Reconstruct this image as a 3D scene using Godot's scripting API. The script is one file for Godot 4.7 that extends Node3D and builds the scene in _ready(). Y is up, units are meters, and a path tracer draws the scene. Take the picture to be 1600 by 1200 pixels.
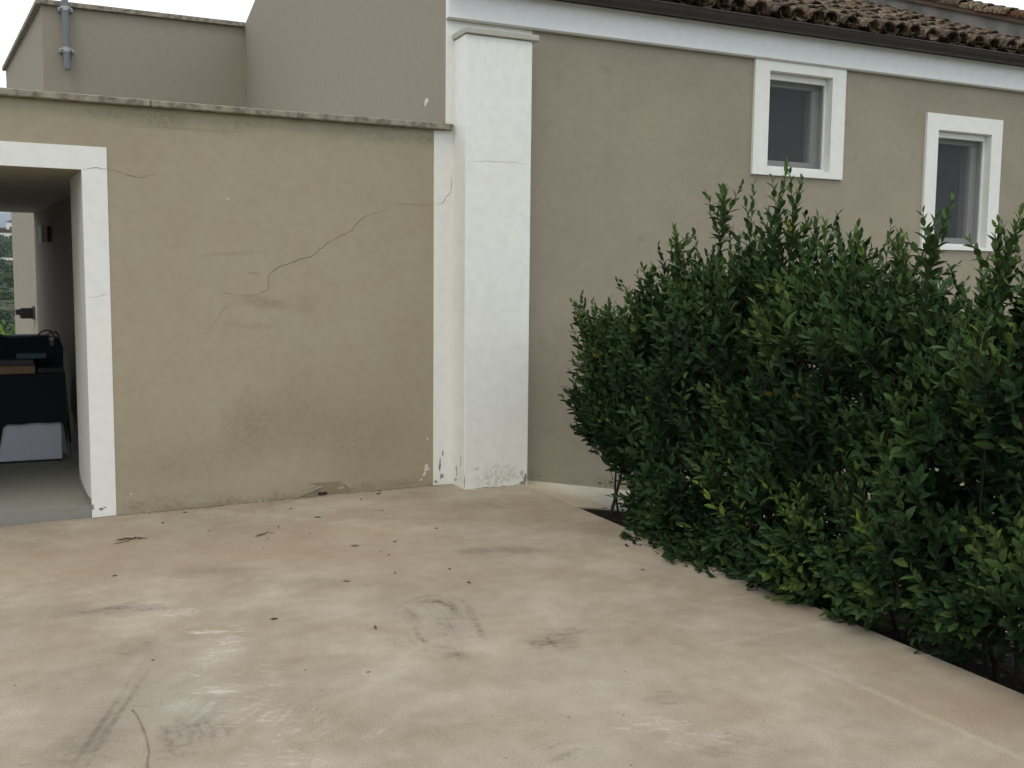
extends Node3D

const ZW := -7.29          # plane of the two street walls
const PITCH := 0.3884      # roof pitch, radians
var rng := RandomNumberGenerator.new()
var M := {}
var T := {}
var taken := {}


# ---------------------------------------------------------------- mesh helpers
class Mb:
	var v := PackedVector3Array()
	var n := PackedVector3Array()
	var t := PackedVector2Array()
	var c := PackedColorArray()
	var col := Color.WHITE
	var au := Vector3(1, 0, 0)
	var bu := 0.0
	var av := Vector3(0, -1, 0)
	var bv := 0.0

	func uv_map(a: Vector3, a0: float, b: Vector3, b0: float) -> Mb:
		au = a; bu = a0; av = b; bv = b0
		return self

	func pt(p: Vector3, nn: Vector3) -> void:
		v.append(p); n.append(nn); c.append(col)
		t.append(Vector2(au.dot(p) + bu, av.dot(p) + bv))

	func tri3(a: Vector3, b: Vector3, d: Vector3, na: Vector3, nb: Vector3, nd: Vector3) -> void:
		if (b - a).cross(d - a).dot(na + nb + nd) > 0.0:
			pt(a, na); pt(d, nd); pt(b, nb)
		else:
			pt(a, na); pt(b, nb); pt(d, nd)

	func tri(a: Vector3, b: Vector3, d: Vector3, nn: Vector3) -> void:
		tri3(a, b, d, nn, nn, nn)

	func quad(a: Vector3, b: Vector3, d: Vector3, e: Vector3, nn: Vector3) -> void:
		tri(a, b, d, nn); tri(a, d, e, nn)

	func quad4(a: Vector3, b: Vector3, d: Vector3, e: Vector3, na: Vector3, nb: Vector3, nd: Vector3, ne: Vector3) -> void:
		tri3(a, b, d, na, nb, nd); tri3(a, d, e, na, nd, ne)

	func box(lo: Vector3, hi: Vector3, ch := 0.004, tf := Transform3D()) -> Mb:
		var g := func(axis: int, s: Vector3) -> Vector3:
			var p := Vector3()
			for k in 3:
				var e := 0.0 if k == axis else ch
				p[k] = hi[k] - e if s[k] > 0 else lo[k] + e
			return tf * p
		var nb := tf.basis
		for a in 3:
			var b := (a + 1) % 3
			var d := (a + 2) % 3
			for s in [-1, 1]:
				var q := []
				for w in [[-1, -1], [1, -1], [1, 1], [-1, 1]]:
					var m := Vector3(); m[a] = s; m[b] = w[0]; m[d] = w[1]
					q.append(g.call(a, m))
				var nn := Vector3(); nn[a] = s
				quad(q[0], q[1], q[2], q[3], (nb * nn).normalized())
				if ch <= 0.0:
					continue
				for s2 in [-1, 1]:
					var m1 := Vector3(); m1[a] = s; m1[b] = s2; m1[d] = -1
					var m2 := m1; m2[d] = 1
					var n2 := Vector3(); n2[a] = s; n2[b] = s2
					quad(g.call(a, m1), g.call(b, m1), g.call(b, m2), g.call(a, m2), (nb * n2).normalized())
		if ch > 0.0:
			for sx in [-1, 1]:
				for sy in [-1, 1]:
					for sz in [-1, 1]:
						var s := Vector3(sx, sy, sz)
						tri(g.call(0, s), g.call(1, s), g.call(2, s), (nb * s).normalized())
		return self

	# polygon in the plane (u, w), pushed from d0 to d1 along k
	func prism(poly: PackedVector2Array, o: Vector3, u: Vector3, w: Vector3, k: Vector3, d0: float, d1: float) -> Mb:
		var ix := Geometry2D.triangulate_polygon(poly)
		for s in 2:
			var dd: float = d1 if s == 0 else d0
			for i in range(0, ix.size(), 3):
				var q := []
				for j in 3:
					var p := poly[ix[i + j]]
					q.append(o + u * p.x + w * p.y + k * dd)
				tri(q[0], q[1], q[2], k * (1.0 if s == 0 else -1.0) * signf(d1 - d0))
		var ccw := not Geometry2D.is_polygon_clockwise(poly)
		for i in poly.size():
			var p := poly[i]
			var r := poly[(i + 1) % poly.size()]
			var e := r - p
			var out := Vector2(e.y, -e.x).normalized() * (1.0 if ccw else -1.0)
			var a := o + u * p.x + w * p.y
			var b := o + u * r.x + w * r.y
			quad(a + k * d0, b + k * d0, b + k * d1, a + k * d1, u * out.x + w * out.y)
		return self

	# wall of rectangular cells; solid(i, j) tells which cells are there
	func cells(xs: Array, ys: Array, solid: Callable, z0: float, z1: float) -> Mb:
		for i in xs.size() - 1:
			for j in ys.size() - 1:
				if not solid.call(i, j):
					continue
				var x0: float = xs[i]
				var x1: float = xs[i + 1]
				var y0: float = ys[j]
				var y1: float = ys[j + 1]
				quad(Vector3(x0, y0, z1), Vector3(x1, y0, z1), Vector3(x1, y1, z1), Vector3(x0, y1, z1), Vector3(0, 0, 1))
				quad(Vector3(x0, y0, z0), Vector3(x1, y0, z0), Vector3(x1, y1, z0), Vector3(x0, y1, z0), Vector3(0, 0, -1))
				if i == 0 or not solid.call(i - 1, j):
					quad(Vector3(x0, y0, z0), Vector3(x0, y0, z1), Vector3(x0, y1, z1), Vector3(x0, y1, z0), Vector3(-1, 0, 0))
				if i == xs.size() - 2 or not solid.call(i + 1, j):
					quad(Vector3(x1, y0, z0), Vector3(x1, y0, z1), Vector3(x1, y1, z1), Vector3(x1, y1, z0), Vector3(1, 0, 0))
				if j == 0 or not solid.call(i, j - 1):
					quad(Vector3(x0, y0, z0), Vector3(x1, y0, z0), Vector3(x1, y0, z1), Vector3(x0, y0, z1), Vector3(0, -1, 0))
				if j == ys.size() - 2 or not solid.call(i, j + 1):
					quad(Vector3(x0, y1, z0), Vector3(x1, y1, z0), Vector3(x1, y1, z1), Vector3(x0, y1, z1), Vector3(0, 1, 0))
		return self

	func tube(pts: PackedVector3Array, r0: float, r1: float, sides := 6, cap := true) -> Mb:
		var rings := []
		var nrm := []
		var side := Vector3(0.31, 0.17, 0.93)
		for i in pts.size():
			var d := (pts[mini(i + 1, pts.size() - 1)] - pts[maxi(i - 1, 0)]).normalized()
			var a := (side - d * side.dot(d)).normalized()
			var b := d.cross(a)
			side = a
			var r := lerpf(r0, r1, float(i) / (pts.size() - 1))
			var ring := PackedVector3Array()
			var rn := PackedVector3Array()
			for k in sides:
				var w := a * cos(TAU * k / sides) + b * sin(TAU * k / sides)
				ring.append(pts[i] + w * r); rn.append(w)
			rings.append(ring); nrm.append(rn)
		for i in pts.size() - 1:
			for k in sides:
				var m := (k + 1) % sides
				quad4(rings[i][k], rings[i][m], rings[i + 1][m], rings[i + 1][k], nrm[i][k], nrm[i][m], nrm[i + 1][m], nrm[i + 1][k])
		if cap:
			for e in [0, pts.size() - 1]:
				var d2 := (pts[e] - pts[1 if e == 0 else e - 1]).normalized()
				for k in range(1, sides - 1):
					tri(rings[e][0], rings[e][k], rings[e][k + 1], d2)
		return self

	func mesh() -> ArrayMesh:
		var arr := []
		arr.resize(Mesh.ARRAY_MAX)
		arr[Mesh.ARRAY_VERTEX] = v; arr[Mesh.ARRAY_NORMAL] = n
		arr[Mesh.ARRAY_TEX_UV] = t; arr[Mesh.ARRAY_TEX_UV2] = t; arr[Mesh.ARRAY_COLOR] = c
		var m := ArrayMesh.new()
		m.add_surface_from_arrays(Mesh.PRIMITIVE_TRIANGLES, arr)
		return m


# ---------------------------------------------------------------- painted wear maps
class Paint:
	var w: int
	var h: int
	var d: PackedByteArray
	var rough: PackedByteArray
	var x0 := 0.0
	var y0 := 0.0
	var mpp := 0.01

	static func noise(seed_: int, freq: float, oct: int, w_: int, h_: int) -> PackedByteArray:
		var f := FastNoiseLite.new()
		f.seed = seed_; f.frequency = freq; f.fractal_octaves = oct; f.noise_type = FastNoiseLite.TYPE_SIMPLEX_SMOOTH
		return f.get_image(w_, h_, false, false, true).get_data()

	# base in 0..255; layers: [frequency per metre, octaves, r, g, b, seed]
	func start(px: int, py: int, left: float, top: float, metres: float, base: Vector3, layers: Array) -> Paint:
		w = px; h = py; x0 = left; y0 = top; mpp = metres / px
		rough = noise(77, 22.0 * mpp, 5, w, h)
		var ns := []
		for l in layers:
			ns.append(noise(l[5], l[0] * mpp, l[1], w, h))
		while ns.size() < 3:
			ns.append(rough)
			layers = layers + [[1, 1, 0, 0, 0, 0]]
		var na: PackedByteArray = ns[0]
		var nb: PackedByteArray = ns[1]
		var nc: PackedByteArray = ns[2]
		var ka := Vector3(layers[0][2], layers[0][3], layers[0][4]) / 128.0
		var kb := Vector3(layers[1][2], layers[1][3], layers[1][4]) / 128.0
		var kc := Vector3(layers[2][2], layers[2][3], layers[2][4]) / 128.0
		d.resize(w * h * 3)
		var o := 0
		for i in w * h:
			var q := base + ka * (na[i] - 128.0) + kb * (nb[i] - 128.0) + kc * (nc[i] - 128.0)
			d[o] = clampi(int(q.x), 0, 255)
			d[o + 1] = clampi(int(q.y), 0, 255)
			d[o + 2] = clampi(int(q.z), 0, 255)
			o += 3
		return self

	# a soft, broken-edged mark; place and radii in metres, u is its long axis
	func spot(cx: float, cy: float, rx: float, ry: float, turn: float, colour: Vector3, strength: float, broken := 1.0) -> void:
		var px := (cx - x0) / mpp
		var py := (cy - y0) / mpp
		var ax := rx / mpp
		var ay := ry / mpp
		var big := maxf(ax, ay) + 1.0
		var co := cos(turn)
		var si := sin(turn)
		for y in range(maxi(0, int(py - big)), mini(h, int(py + big) + 1)):
			for x in range(maxi(0, int(px - big)), mini(w, int(px + big) + 1)):
				var ex := x - px
				var ey := y - py
				var e := 1.0 - sqrt(pow((ex * co + ey * si) / ax, 2.0) + pow((ey * co - ex * si) / ay, 2.0))
				if e <= 0.0:
					continue
				var i := y * w + x
				var m := smoothstep(0.0, 0.75, e) * strength
				m *= lerpf(1.0, smoothstep(0.30, 0.72, rough[i] / 255.0), broken)
				var o := i * 3
				d[o] = int(lerpf(d[o], colour.x, m))
				d[o + 1] = int(lerpf(d[o + 1], colour.y, m))
				d[o + 2] = int(lerpf(d[o + 2], colour.z, m))

	func stroke(pts: Array, r: float, colour: Vector3, strength: float, broken := 1.0) -> void:
		for i in pts.size() - 1:
			var a: Vector2 = pts[i]
			var b: Vector2 = pts[i + 1]
			var k := maxi(1, int(a.distance_to(b) / (r * 0.7)))
			for j in k:
				var p := a.lerp(b, float(j) / k)
				spot(p.x, p.y, r, r, 0.0, colour, strength, broken)

	# several thin, partly worn lines side by side, as a tyre or a brush leaves them
	func scuff(g: RandomNumberGenerator, pts: Array, wide: float, lines: int, r: float, colour: Vector3, strength: float) -> void:
		for k in lines:
			var off := (g.randf() - 0.5) * wide
			var a := g.randf() * 0.35
			var b := 1.0 - g.randf() * 0.35
			var q := []
			var n := pts.size() - 1
			for i in 13:
				var t := lerpf(a, b, i / 12.0) * n
				var j := mini(int(t), n - 1)
				var p: Vector2 = (pts[j] as Vector2).lerp(pts[j + 1], t - j)
				var e: Vector2 = ((pts[j + 1] as Vector2) - pts[j]).normalized()
				q.append(p + Vector2(-e.y, e.x) * off)
			stroke(q, r * g.randf_range(0.6, 1.3), colour, strength * g.randf_range(0.4, 1.2), 0.9)

	# loose short strokes scattered over an oval
	func hatch(g: RandomNumberGenerator, cx: float, cy: float, rx: float, ry: float, turn: float, n: int, length: float, r: float, colour: Vector3, strength: float) -> void:
		for k in n:
			var a := g.randf() * TAU
			var m := sqrt(g.randf())
			var p := Vector2(cx, cy) + Vector2(cos(a) * rx, sin(a) * ry).rotated(turn) * m
			var d := Vector2(length * g.randf_range(0.3, 1.0), 0).rotated(turn + g.randf_range(-0.3, 0.3)) * 0.5
			stroke([p - d, p + d], r * g.randf_range(0.5, 1.3), colour, strength * g.randf_range(0.3, 1.0), 0.6)

	func done() -> ImageTexture:
		var im := Image.create_from_data(w, h, false, Image.FORMAT_RGB8, d)
		return ImageTexture.create_from_image(im)

	# maps a mesh's u, v onto this picture
	func on(mb: Mb, across: Vector3, down: Vector3) -> Mb:
		return mb.uv_map(across / (w * mpp), -x0 / (w * mpp), down / (h * mpp), -y0 / (h * mpp))


# ---------------------------------------------------------------- materials
func ramp_noise(seed_: int, freq: float, oct: int, stops: Array, size := 512, normal := 0.0) -> NoiseTexture2D:
	var f := FastNoiseLite.new()
	f.seed = seed_; f.frequency = freq; f.fractal_octaves = oct; f.noise_type = FastNoiseLite.TYPE_SIMPLEX_SMOOTH
	var t := NoiseTexture2D.new()
	t.width = size; t.height = size; t.seamless = true; t.noise = f
	if stops:
		var g := Gradient.new()
		var offs := PackedFloat32Array()
		var cols := PackedColorArray()
		for s in stops:
			offs.append(s[0]); cols.append(s[1])
		g.offsets = offs; g.colors = cols
		t.color_ramp = g
	return t


func gr(x: float) -> Color:
	return Color(x, x, x)


func mat(called: String, linear: Color, rough := 0.85, tile: Texture2D = null, per := 1.0, bump: Texture2D = null, cm := 0.0, over: Texture2D = null) -> StandardMaterial3D:
	var m := StandardMaterial3D.new()
	m.resource_name = called
	m.albedo_color = linear.linear_to_srgb()
	m.roughness = rough
	m.metallic_specular = 0.35
	m.uv1_triplanar = true
	m.uv1_world_triplanar = true
	m.uv1_scale = Vector3.ONE / per
	if tile:
		m.albedo_texture = tile
	if bump:
		m.heightmap_enabled = true
		m.heightmap_texture = bump
		m.heightmap_scale = cm
	if over:
		m.detail_enabled = true
		m.detail_albedo = over
		m.detail_blend_mode = BaseMaterial3D.BLEND_MODE_MUL
		m.detail_uv_layer = BaseMaterial3D.DETAIL_UV_2
	M[called] = m
	return m


# ---------------------------------------------------------------- object helpers
func numbered(called: String) -> String:
	var k: int = taken.get(called, 0)
	taken[called] = k + 1
	return called if k == 0 else "%s_%03d" % [called, k]


func tag(o: Node, label: String, category: String, group := "") -> Node:
	o.set_meta("label", label)
	o.set_meta("category", category)
	if group:
		o.set_meta("group", group)
	return o


func thing(called: String, at: Vector3, label: String, category: String, group := "") -> Node3D:
	var o := Node3D.new()
	o.name = numbered(called)
	o.position = at
	add_child(o)
	tag(o, label, category, group)
	return o


# mesh in world coordinates, put under a parent that stands at its own place
func part(called: String, mb: Mb, m: Material, parent: Node3D, label := "") -> MeshInstance3D:
	var o := MeshInstance3D.new()
	o.name = called
	o.mesh = mb.mesh()
	o.material_override = null
	o.mesh.surface_set_material(0, m)
	parent.add_child(o, true)
	var at := Vector3()
	var p: Node = parent
	while p is Node3D and p != self:
		at += p.position
		p = p.get_parent()
	o.position = -at
	if label:
		o.set_meta("label", label)
	return o


func struct(called: String, mb: Mb, m: Material, label := "") -> MeshInstance3D:
	var o := MeshInstance3D.new()
	o.name = called
	o.mesh = mb.mesh()
	o.mesh.surface_set_material(0, m)
	add_child(o, true)
	o.set_meta("kind", "structure")
	if label:
		o.set_meta("label", label)
	return o


func crack(pts: Array, wide: float, z: float, fade := 0.3) -> Mb:
	var mb := Mb.new()
	var fine := []
	for i in pts.size() - 1:
		var a: Vector2 = pts[i]
		var b: Vector2 = pts[i + 1]
		var k := maxi(1, int(a.distance_to(b) / 0.022))
		for j in k:
			var jit := 0.0 if j == 0 else 0.004
			fine.append(a.lerp(b, float(j) / k) + Vector2(rng.randf_range(-jit, jit), rng.randf_range(-jit, jit)))
	fine.append(pts[-1])
	var l := []
	var r := []
	for i in fine.size():
		var e: Vector2 = (fine[mini(i + 1, fine.size() - 1)] - fine[maxi(i - 1, 0)]).normalized()
		var q := Vector2(-e.y, e.x)
		var u := float(i) / (fine.size() - 1)
		var ww := wide * rng.randf_range(0.45, 1.0) * minf(1.0, minf(u, 1.0 - u) / fade + 0.15) * 0.5
		l.append(Vector3(fine[i].x + q.x * ww, fine[i].y + q.y * ww, z))
		r.append(Vector3(fine[i].x - q.x * ww, fine[i].y - q.y * ww, z))
	for i in fine.size() - 1:
		mb.quad(l[i], l[i + 1], r[i + 1], r[i], Vector3(0, 0, 1))
	return mb


# an uneven flake lying on a plane
func blotch(c: Vector3, u: Vector3, w: Vector3, rx: float, ry: float, lift := 0.0015, points := 14) -> Mb:
	var mb := Mb.new()
	var k := u.cross(w).normalized()
	var rim := []
	var ph := rng.randf() * TAU
	for i in points:
		var a := TAU * i / points
		var s := 0.72 + 0.3 * sin(a * 2.0 + ph) * rng.randf() + rng.randf_range(-0.25, 0.2)
		rim.append(c + u * cos(a) * rx * s + w * sin(a) * ry * s + k * lift)
	for i in points:
		mb.tri(c + k * lift * 1.3, rim[i], rim[(i + 1) % points], k)
		mb.quad(rim[i], rim[(i + 1) % points], rim[(i + 1) % points] - k * lift, rim[i] - k * lift, (rim[i] - c).normalized())
	return mb


func V(x: float, y: float) -> Vector2:
	return Vector2(x, y)


func _ready() -> void:
	rng.seed = 20240611
	# ------------------------------------------------ camera, sky, light, exposure
	var cam := Camera3D.new()
	cam.name = "camera"
	cam.fov = 41.355
	cam.near = 0.05
	cam.far = 20000.0
	cam.transform = Transform3D(Basis(Vector3(0.9068, 0.00977, 0.42144), Vector3(0.0319, 0.99527, -0.09171), Vector3(-0.42034, 0.09661, 0.90221)).orthonormalized(), Vector3(0, 1.55, 0))
	add_child(cam)
	cam.current = true
	var env := Environment.new()
	env.background_mode = Environment.BG_SKY
	var sm := ProceduralSkyMaterial.new()
	sm.sky_top_color = Color(0.90, 0.92, 0.945)
	sm.sky_horizon_color = Color(0.955, 0.965, 0.975)
	sm.sky_curve = 0.12
	sm.sky_energy_multiplier = 1.0
	sm.ground_bottom_color = Color(0.25, 0.26, 0.22)
	sm.ground_horizon_color = Color(0.55, 0.57, 0.56)
	sm.sky_cover = ramp_noise(5, 0.006, 5, [[0.0, Color(0, 0, 0, 1)], [0.45, Color(0.01, 0.01, 0.01, 1)], [1.0, Color(0.07, 0.07, 0.065, 1)]], 512)
	sm.sun_angle_max = 1.0
	env.sky = Sky.new()
	env.sky.sky_material = sm
	env.tonemap_mode = Environment.TONE_MAPPER_LINEAR
	env.tonemap_exposure = 1.87
	env.fog_enabled = true
	env.fog_density = 0.0002
	env.fog_light_color = Color(0.80, 0.86, 0.92)
	env.sdfgi_enabled = true
	env.ssao_enabled = true
	env.ssil_enabled = true
	var we := WorldEnvironment.new()
	we.environment = env
	add_child(we)
	var sun := DirectionalLight3D.new()
	sun.name = "sun"
	sun.light_energy = 0.22
	sun.light_color = Color(1.0, 0.965, 0.9)
	sun.light_angular_distance = 30.0
	sun.shadow_enabled = true
	sun.rotation = Vector3(deg_to_rad(-58), deg_to_rad(-38), 0)
	add_child(sun)
	materials()
	ground()
	portico()
	farmhouse()
	neighbour()
	terrace_block()
	landscape()
	passage_things()
	hedge()
	litter()


func materials() -> void:
	T.grain = ramp_noise(3, 0.014, 7, [[0.0, gr(0.965)], [0.5, gr(0.985)], [1.0, gr(1.0)]], 1024)
	T.grit = ramp_noise(13, 0.11, 6, [[0.0, gr(0.66)], [0.26, gr(0.90)], [0.6, gr(0.97)], [1.0, gr(1.0)]], 1024)
	T.fine = ramp_noise(9, 0.22, 4, [], 1024)
	T.lichen = ramp_noise(21, 0.016, 6, [[0.0, Color(0.60, 0.59, 0.56)], [0.33, Color(0.74, 0.72, 0.68)], [0.48, Color(0.86, 0.84, 0.80)], [0.68, Color(0.92, 0.90, 0.84)], [1.0, Color(1, 1, 0.95)]], 1024)
	T.clay = ramp_noise(33, 0.03, 6, [[0.0, Color(0.20, 0.17, 0.15)], [0.35, Color(0.45, 0.38, 0.32)], [0.52, Color(0.75, 0.66, 0.56)], [0.64, Color(0.93, 0.87, 0.76)], [1.0, Color(1, 0.98, 0.9)]], 512)
	T.plaster = ramp_noise(45, 0.012, 6, [[0.0, Color(0.74, 0.74, 0.72)], [0.45, Color(0.86, 0.855, 0.84)], [0.6, Color(0.95, 0.935, 0.91)], [1.0, Color(1, 0.99, 0.96)]], 1024)
	T.bark = ramp_noise(51, 0.05, 4, [[0.0, gr(0.5)], [1.0, gr(1.0)]], 256)
	mat("white_paint", Color(0.79, 0.80, 0.765), 0.6, T.grain, 1.6, T.fine, 0.05)
	mat("frieze_paint", Color(0.78, 0.81, 0.805), 0.6, T.grain, 1.6, T.fine, 0.05)
	mat("beige_stucco", Color(0.37, 0.335, 0.25), 0.9, T.grain, 1.6, T.fine, 0.12)
	mat("ceiling_paint", Color(0.36, 0.35, 0.32), 0.9, T.grain, 1.6)
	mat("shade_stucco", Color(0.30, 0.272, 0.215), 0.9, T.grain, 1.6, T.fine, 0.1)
	mat("coping_stone", Color(0.35, 0.335, 0.295), 0.9, T.lichen, 1.7, T.fine, 0.05)
	mat("capital_stone", Color(0.44, 0.43, 0.38), 0.85, T.grain, 0.9, T.fine, 0.1)
	mat("bare_cement", Color(0.27, 0.27, 0.25), 0.9, T.grain, 0.5, T.fine, 0.25)
	mat("earth_mortar", Color(0.38, 0.31, 0.205), 0.95, T.grain, 0.5, T.fine, 0.6)
	mat("roof_mortar", Color(0.15, 0.135, 0.115), 1.0, T.clay, 0.3)
	mat("hole_dark", Color(0.035, 0.03, 0.025), 1.0)
	mat("crack_dark", Color(0.15, 0.13, 0.098), 1.0)
	mat("crack_faint", Color(0.21, 0.185, 0.14), 1.0)
	mat("flake_white", Color(0.62, 0.60, 0.53), 0.9)
	mat("grey_plaster", Color(0.30, 0.295, 0.275), 0.92, T.plaster, 4.3, T.fine, 0.2)
	mat("room_wall", Color(0.20, 0.20, 0.20), 0.9)
	mat("window_white", Color(0.72, 0.73, 0.72), 0.35)
	mat("sash_white", Color(0.70, 0.71, 0.70), 0.4)
	mat("gutter_brown", Color(0.045, 0.036, 0.034), 0.45, T.grain, 0.7)
	mat("pipe_grey", Color(0.17, 0.19, 0.20), 0.5, T.grain, 0.5)
	mat("clamp_zinc", Color(0.38, 0.39, 0.39), 0.45)
	mat("black_cloth", Color(0.012, 0.013, 0.015), 0.9)
	mat("black_plastic", Color(0.014, 0.014, 0.015), 0.5)
	mat("dark_grey", Color(0.05, 0.052, 0.05), 0.6)
	mat("strap_grey", Color(0.16, 0.16, 0.15), 0.5)
	mat("buckle", Color(0.35, 0.36, 0.36), 0.35)
	mat("board_brown", Color(0.24, 0.16, 0.09), 0.8, T.grain, 0.3)
	mat("book_blue", Color(0.05, 0.10, 0.14), 0.6)
	mat("box_white", Color(0.62, 0.65, 0.70), 0.5, T.grain, 0.6)
	mat("lamp_white", Color(0.5, 0.5, 0.48), 0.5)
	mat("steel_leg", Color(0.12, 0.12, 0.12), 0.5)
	mat("stem_bark", Color(0.075, 0.06, 0.045), 0.9, T.bark, 0.12)
	mat("soil", Color(0.035, 0.028, 0.022), 1.0, T.clay, 0.7, T.fine, 1.2)
	mat("yard_gravel", Color(0.50, 0.47, 0.41), 0.95, T.grain, 0.8, T.fine, 0.5)
	mat("courtyard", Color(0.34, 0.32, 0.28), 0.9, T.grain, 1.2)
	mat("passage_floor", Color(0.25, 0.255, 0.225), 0.85, T.grain, 0.9, T.fine, 0.15)
	mat("hill_grass", Color(0.065, 0.095, 0.038), 1.0, T.clay, 60.0)
	mat("twig_brown", Color(0.09, 0.06, 0.04), 0.9)
	mat("roof_brown", Color(0.13, 0.085, 0.06), 0.9, T.grain, 0.6)
	mat("terracotta", Color(0.16, 0.085, 0.055), 0.9, T.clay, 0.6)
	var sc := mat("insect_screen", Color(0.06, 0.064, 0.066), 0.8)
	sc.transparency = BaseMaterial3D.TRANSPARENCY_ALPHA
	sc.albedo_color.a = 0.46
	sc.metallic_specular = 0.1
	var gl := StandardMaterial3D.new()
	gl.resource_name = "glass"
	gl.transparency = BaseMaterial3D.TRANSPARENCY_ALPHA
	gl.albedo_color = Color(0.75, 0.82, 0.85, 0.16)
	gl.roughness = 0.03
	gl.metallic_specular = 0.3
	M.glass = gl
	var lf := StandardMaterial3D.new()
	lf.resource_name = "leaf"
	lf.vertex_color_use_as_albedo = true
	lf.roughness = 0.48
	lf.metallic_specular = 0.2
	lf.backlight_enabled = true
	lf.backlight = Color(0.22, 0.25, 0.12)
	M.leaf = lf
	var dl := StandardMaterial3D.new()
	dl.resource_name = "dry_leaf"
	dl.vertex_color_use_as_albedo = true
	dl.roughness = 0.8
	M.dry = dl


# ---------------------------------------------------------------- ground
func slab_y(x: float) -> float:
	return clampf((x - 2.2) * 0.0175, -0.06, 0.004)


func ground() -> void:
	var p := Paint.new().start(1100, 1100, -2.1, -7.32, 5.6, Vector3(203, 191, 172), [[0.5, 3, 11, 10, 8, 11], [1.8, 5, 12, 15, 17, 12], [7.0, 4, 9, 9, 9, 13]])
	var tone := {"dark": Vector3(112, 106, 97), "pale": Vector3(246, 241, 230), "warm": Vector3(198, 177, 149), "grey": Vector3(192, 187, 173)}
	var yaw := deg_to_rad(25)
	var warm := [["warm", 0.25, -6.09, 1.3, 0.8, 0.45], ["warm", 1.45, -5.94, 1.2, 0.8, 0.45], ["warm", 1.94, -4.96, 0.89, 0.68, 0.35], ["warm", -0.04, -4.74, 0.25, 0.48, 0.35], ["warm", 2.6, -6.3, 0.9, 0.7, 0.3], ["grey", 0.26, -3.87, 0.52, 0.64, 0.4], ["grey", 1.92, -3.49, 0.68, 0.46, 0.3], ["grey", 1.57, -2.84, 0.43, 0.20, 0.25], ["grey", 1.71, -4.36, 0.27, 0.41, 0.5]]
	var edge := [["grey", 3.27, -3.31, 0.34, 0.18, 0.6], ["grey", 3.3, -4.56, 0.44, 0.4, 0.5], ["warm", 3.03, -2.62, 0.42, 0.30, 0.7], ["warm", 3.12, -3.07, 0.21, 0.16, 0.5]]
	var dark := [["dark", 0.21, -5.16, 0.27, 0.10, 0.3], ["dark", 0.38, -5.14, 0.18, 0.06, 0.35], ["dark", 0.86, -5.58, 0.31, 0.12, 0.25], ["dark", 2.48, -5.30, 0.23, 0.08, 0.35], ["dark", 2.28, -5.36, 0.10, 0.08, 0.35], ["dark", 0.45, -3.61, 0.12, 0.26, 0.3], ["dark", 0.07, -3.61, 0.15, 0.28, 0.3], ["dark", 0.19, -3.78, 0.14, 0.38, 0.2], ["dark", 2.06, -2.70, 0.13, 0.13, 0.2], ["dark", 2.13, -3.12, 0.10, 0.06, 0.2]]
	var dark2 := [["dark", 1.63, -4.15, 0.12, 0.37, 0.25], ["dark", 2.00, -3.86, 0.14, 0.15, 0.25], ["dark", 0.35, -4.57, 0.17, 0.12, 0.25], ["dark", 2.75, -6.5, 0.3, 0.2, 0.3], ["dark", 2.3, -6.2, 0.4, 0.15, 0.2], ["dark", 3.2, -5.6, 0.3, 0.25, 0.25], ["dark", 1.2, -5.2, 0.5, 0.1, 0.15]]
	var pale := [["pale", 0.58, -4.98, 0.10, 0.06, 0.75], ["pale", 0.65, -4.64, 0.08, 0.03, 0.75], ["pale", 0.66, -4.35, 0.08, 0.18, 0.4], ["pale", 0.58, -3.94, 0.09, 0.05, 0.7], ["pale", 0.69, -3.81, 0.10, 0.34, 0.4], ["pale", 0.70, -3.44, 0.09, 0.34, 0.45], ["pale", 0.73, -3.17, 0.08, 0.14, 0.4], ["pale", 1.94, -2.95, 0.13, 0.07, 0.5], ["pale", 2.01, -2.78, 0.13, 0.07, 0.4], ["pale", 2.56, -4.97, 0.14, 0.11, 0.25]]
	for s in warm + edge:
		p.spot(s[1], s[2], s[3], s[4], yaw, tone[s[0]], s[5], 0.3)
	for i in 150:
		var big := rng.randf_range(0.05, 0.26)
		p.spot(rng.randf_range(-0.8, 3.3), rng.randf_range(-7.1, -2.2), big, big * rng.randf_range(0.3, 0.9), yaw + rng.randf_range(-0.5, 0.5), [Vector3(222, 214, 200), Vector3(172, 160, 140), Vector3(202, 183, 158), Vector3(180, 175, 162)][i % 4], rng.randf_range(0.08, 0.24), 0.7)
	for s in dark + dark2:
		p.spot(s[1], s[2], s[3] * 1.2, s[4] * 1.2, yaw, tone.dark, s[5] * 0.55, 0.4)
		p.hatch(rng, s[1], s[2], s[3], s[4], yaw + rng.randf_range(-0.3, 0.3), 14, 0.12, 0.017, tone.dark, s[5] * 0.4)
	for s in pale:
		p.spot(s[1], s[2], s[3] * 1.3, s[4] * 1.3, yaw, tone.pale, s[5] * 0.35, 0.5)
		p.hatch(rng, s[1], s[2], s[3], s[4], yaw, 26, 0.07, 0.008, tone.pale, s[5] * 0.8)
	p.hatch(rng, 0.66, -4.4, 0.07, 0.30, yaw, 40, 0.05, 0.008, tone.pale, 0.8)
	p.hatch(rng, 0.72, -3.6, 0.10, 0.45, yaw + 1.9, 36, 0.16, 0.022, tone.pale, 0.2)
	for i in 22:
		p.spot(0.62 + rng.randf_range(-0.5, 0.25), -4.2 + rng.randf_range(-0.6, 0.9), rng.randf_range(0.006, 0.014), 0.006, yaw, tone.pale, 0.6, 0.2)
	var dk: Vector3 = tone.dark
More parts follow.
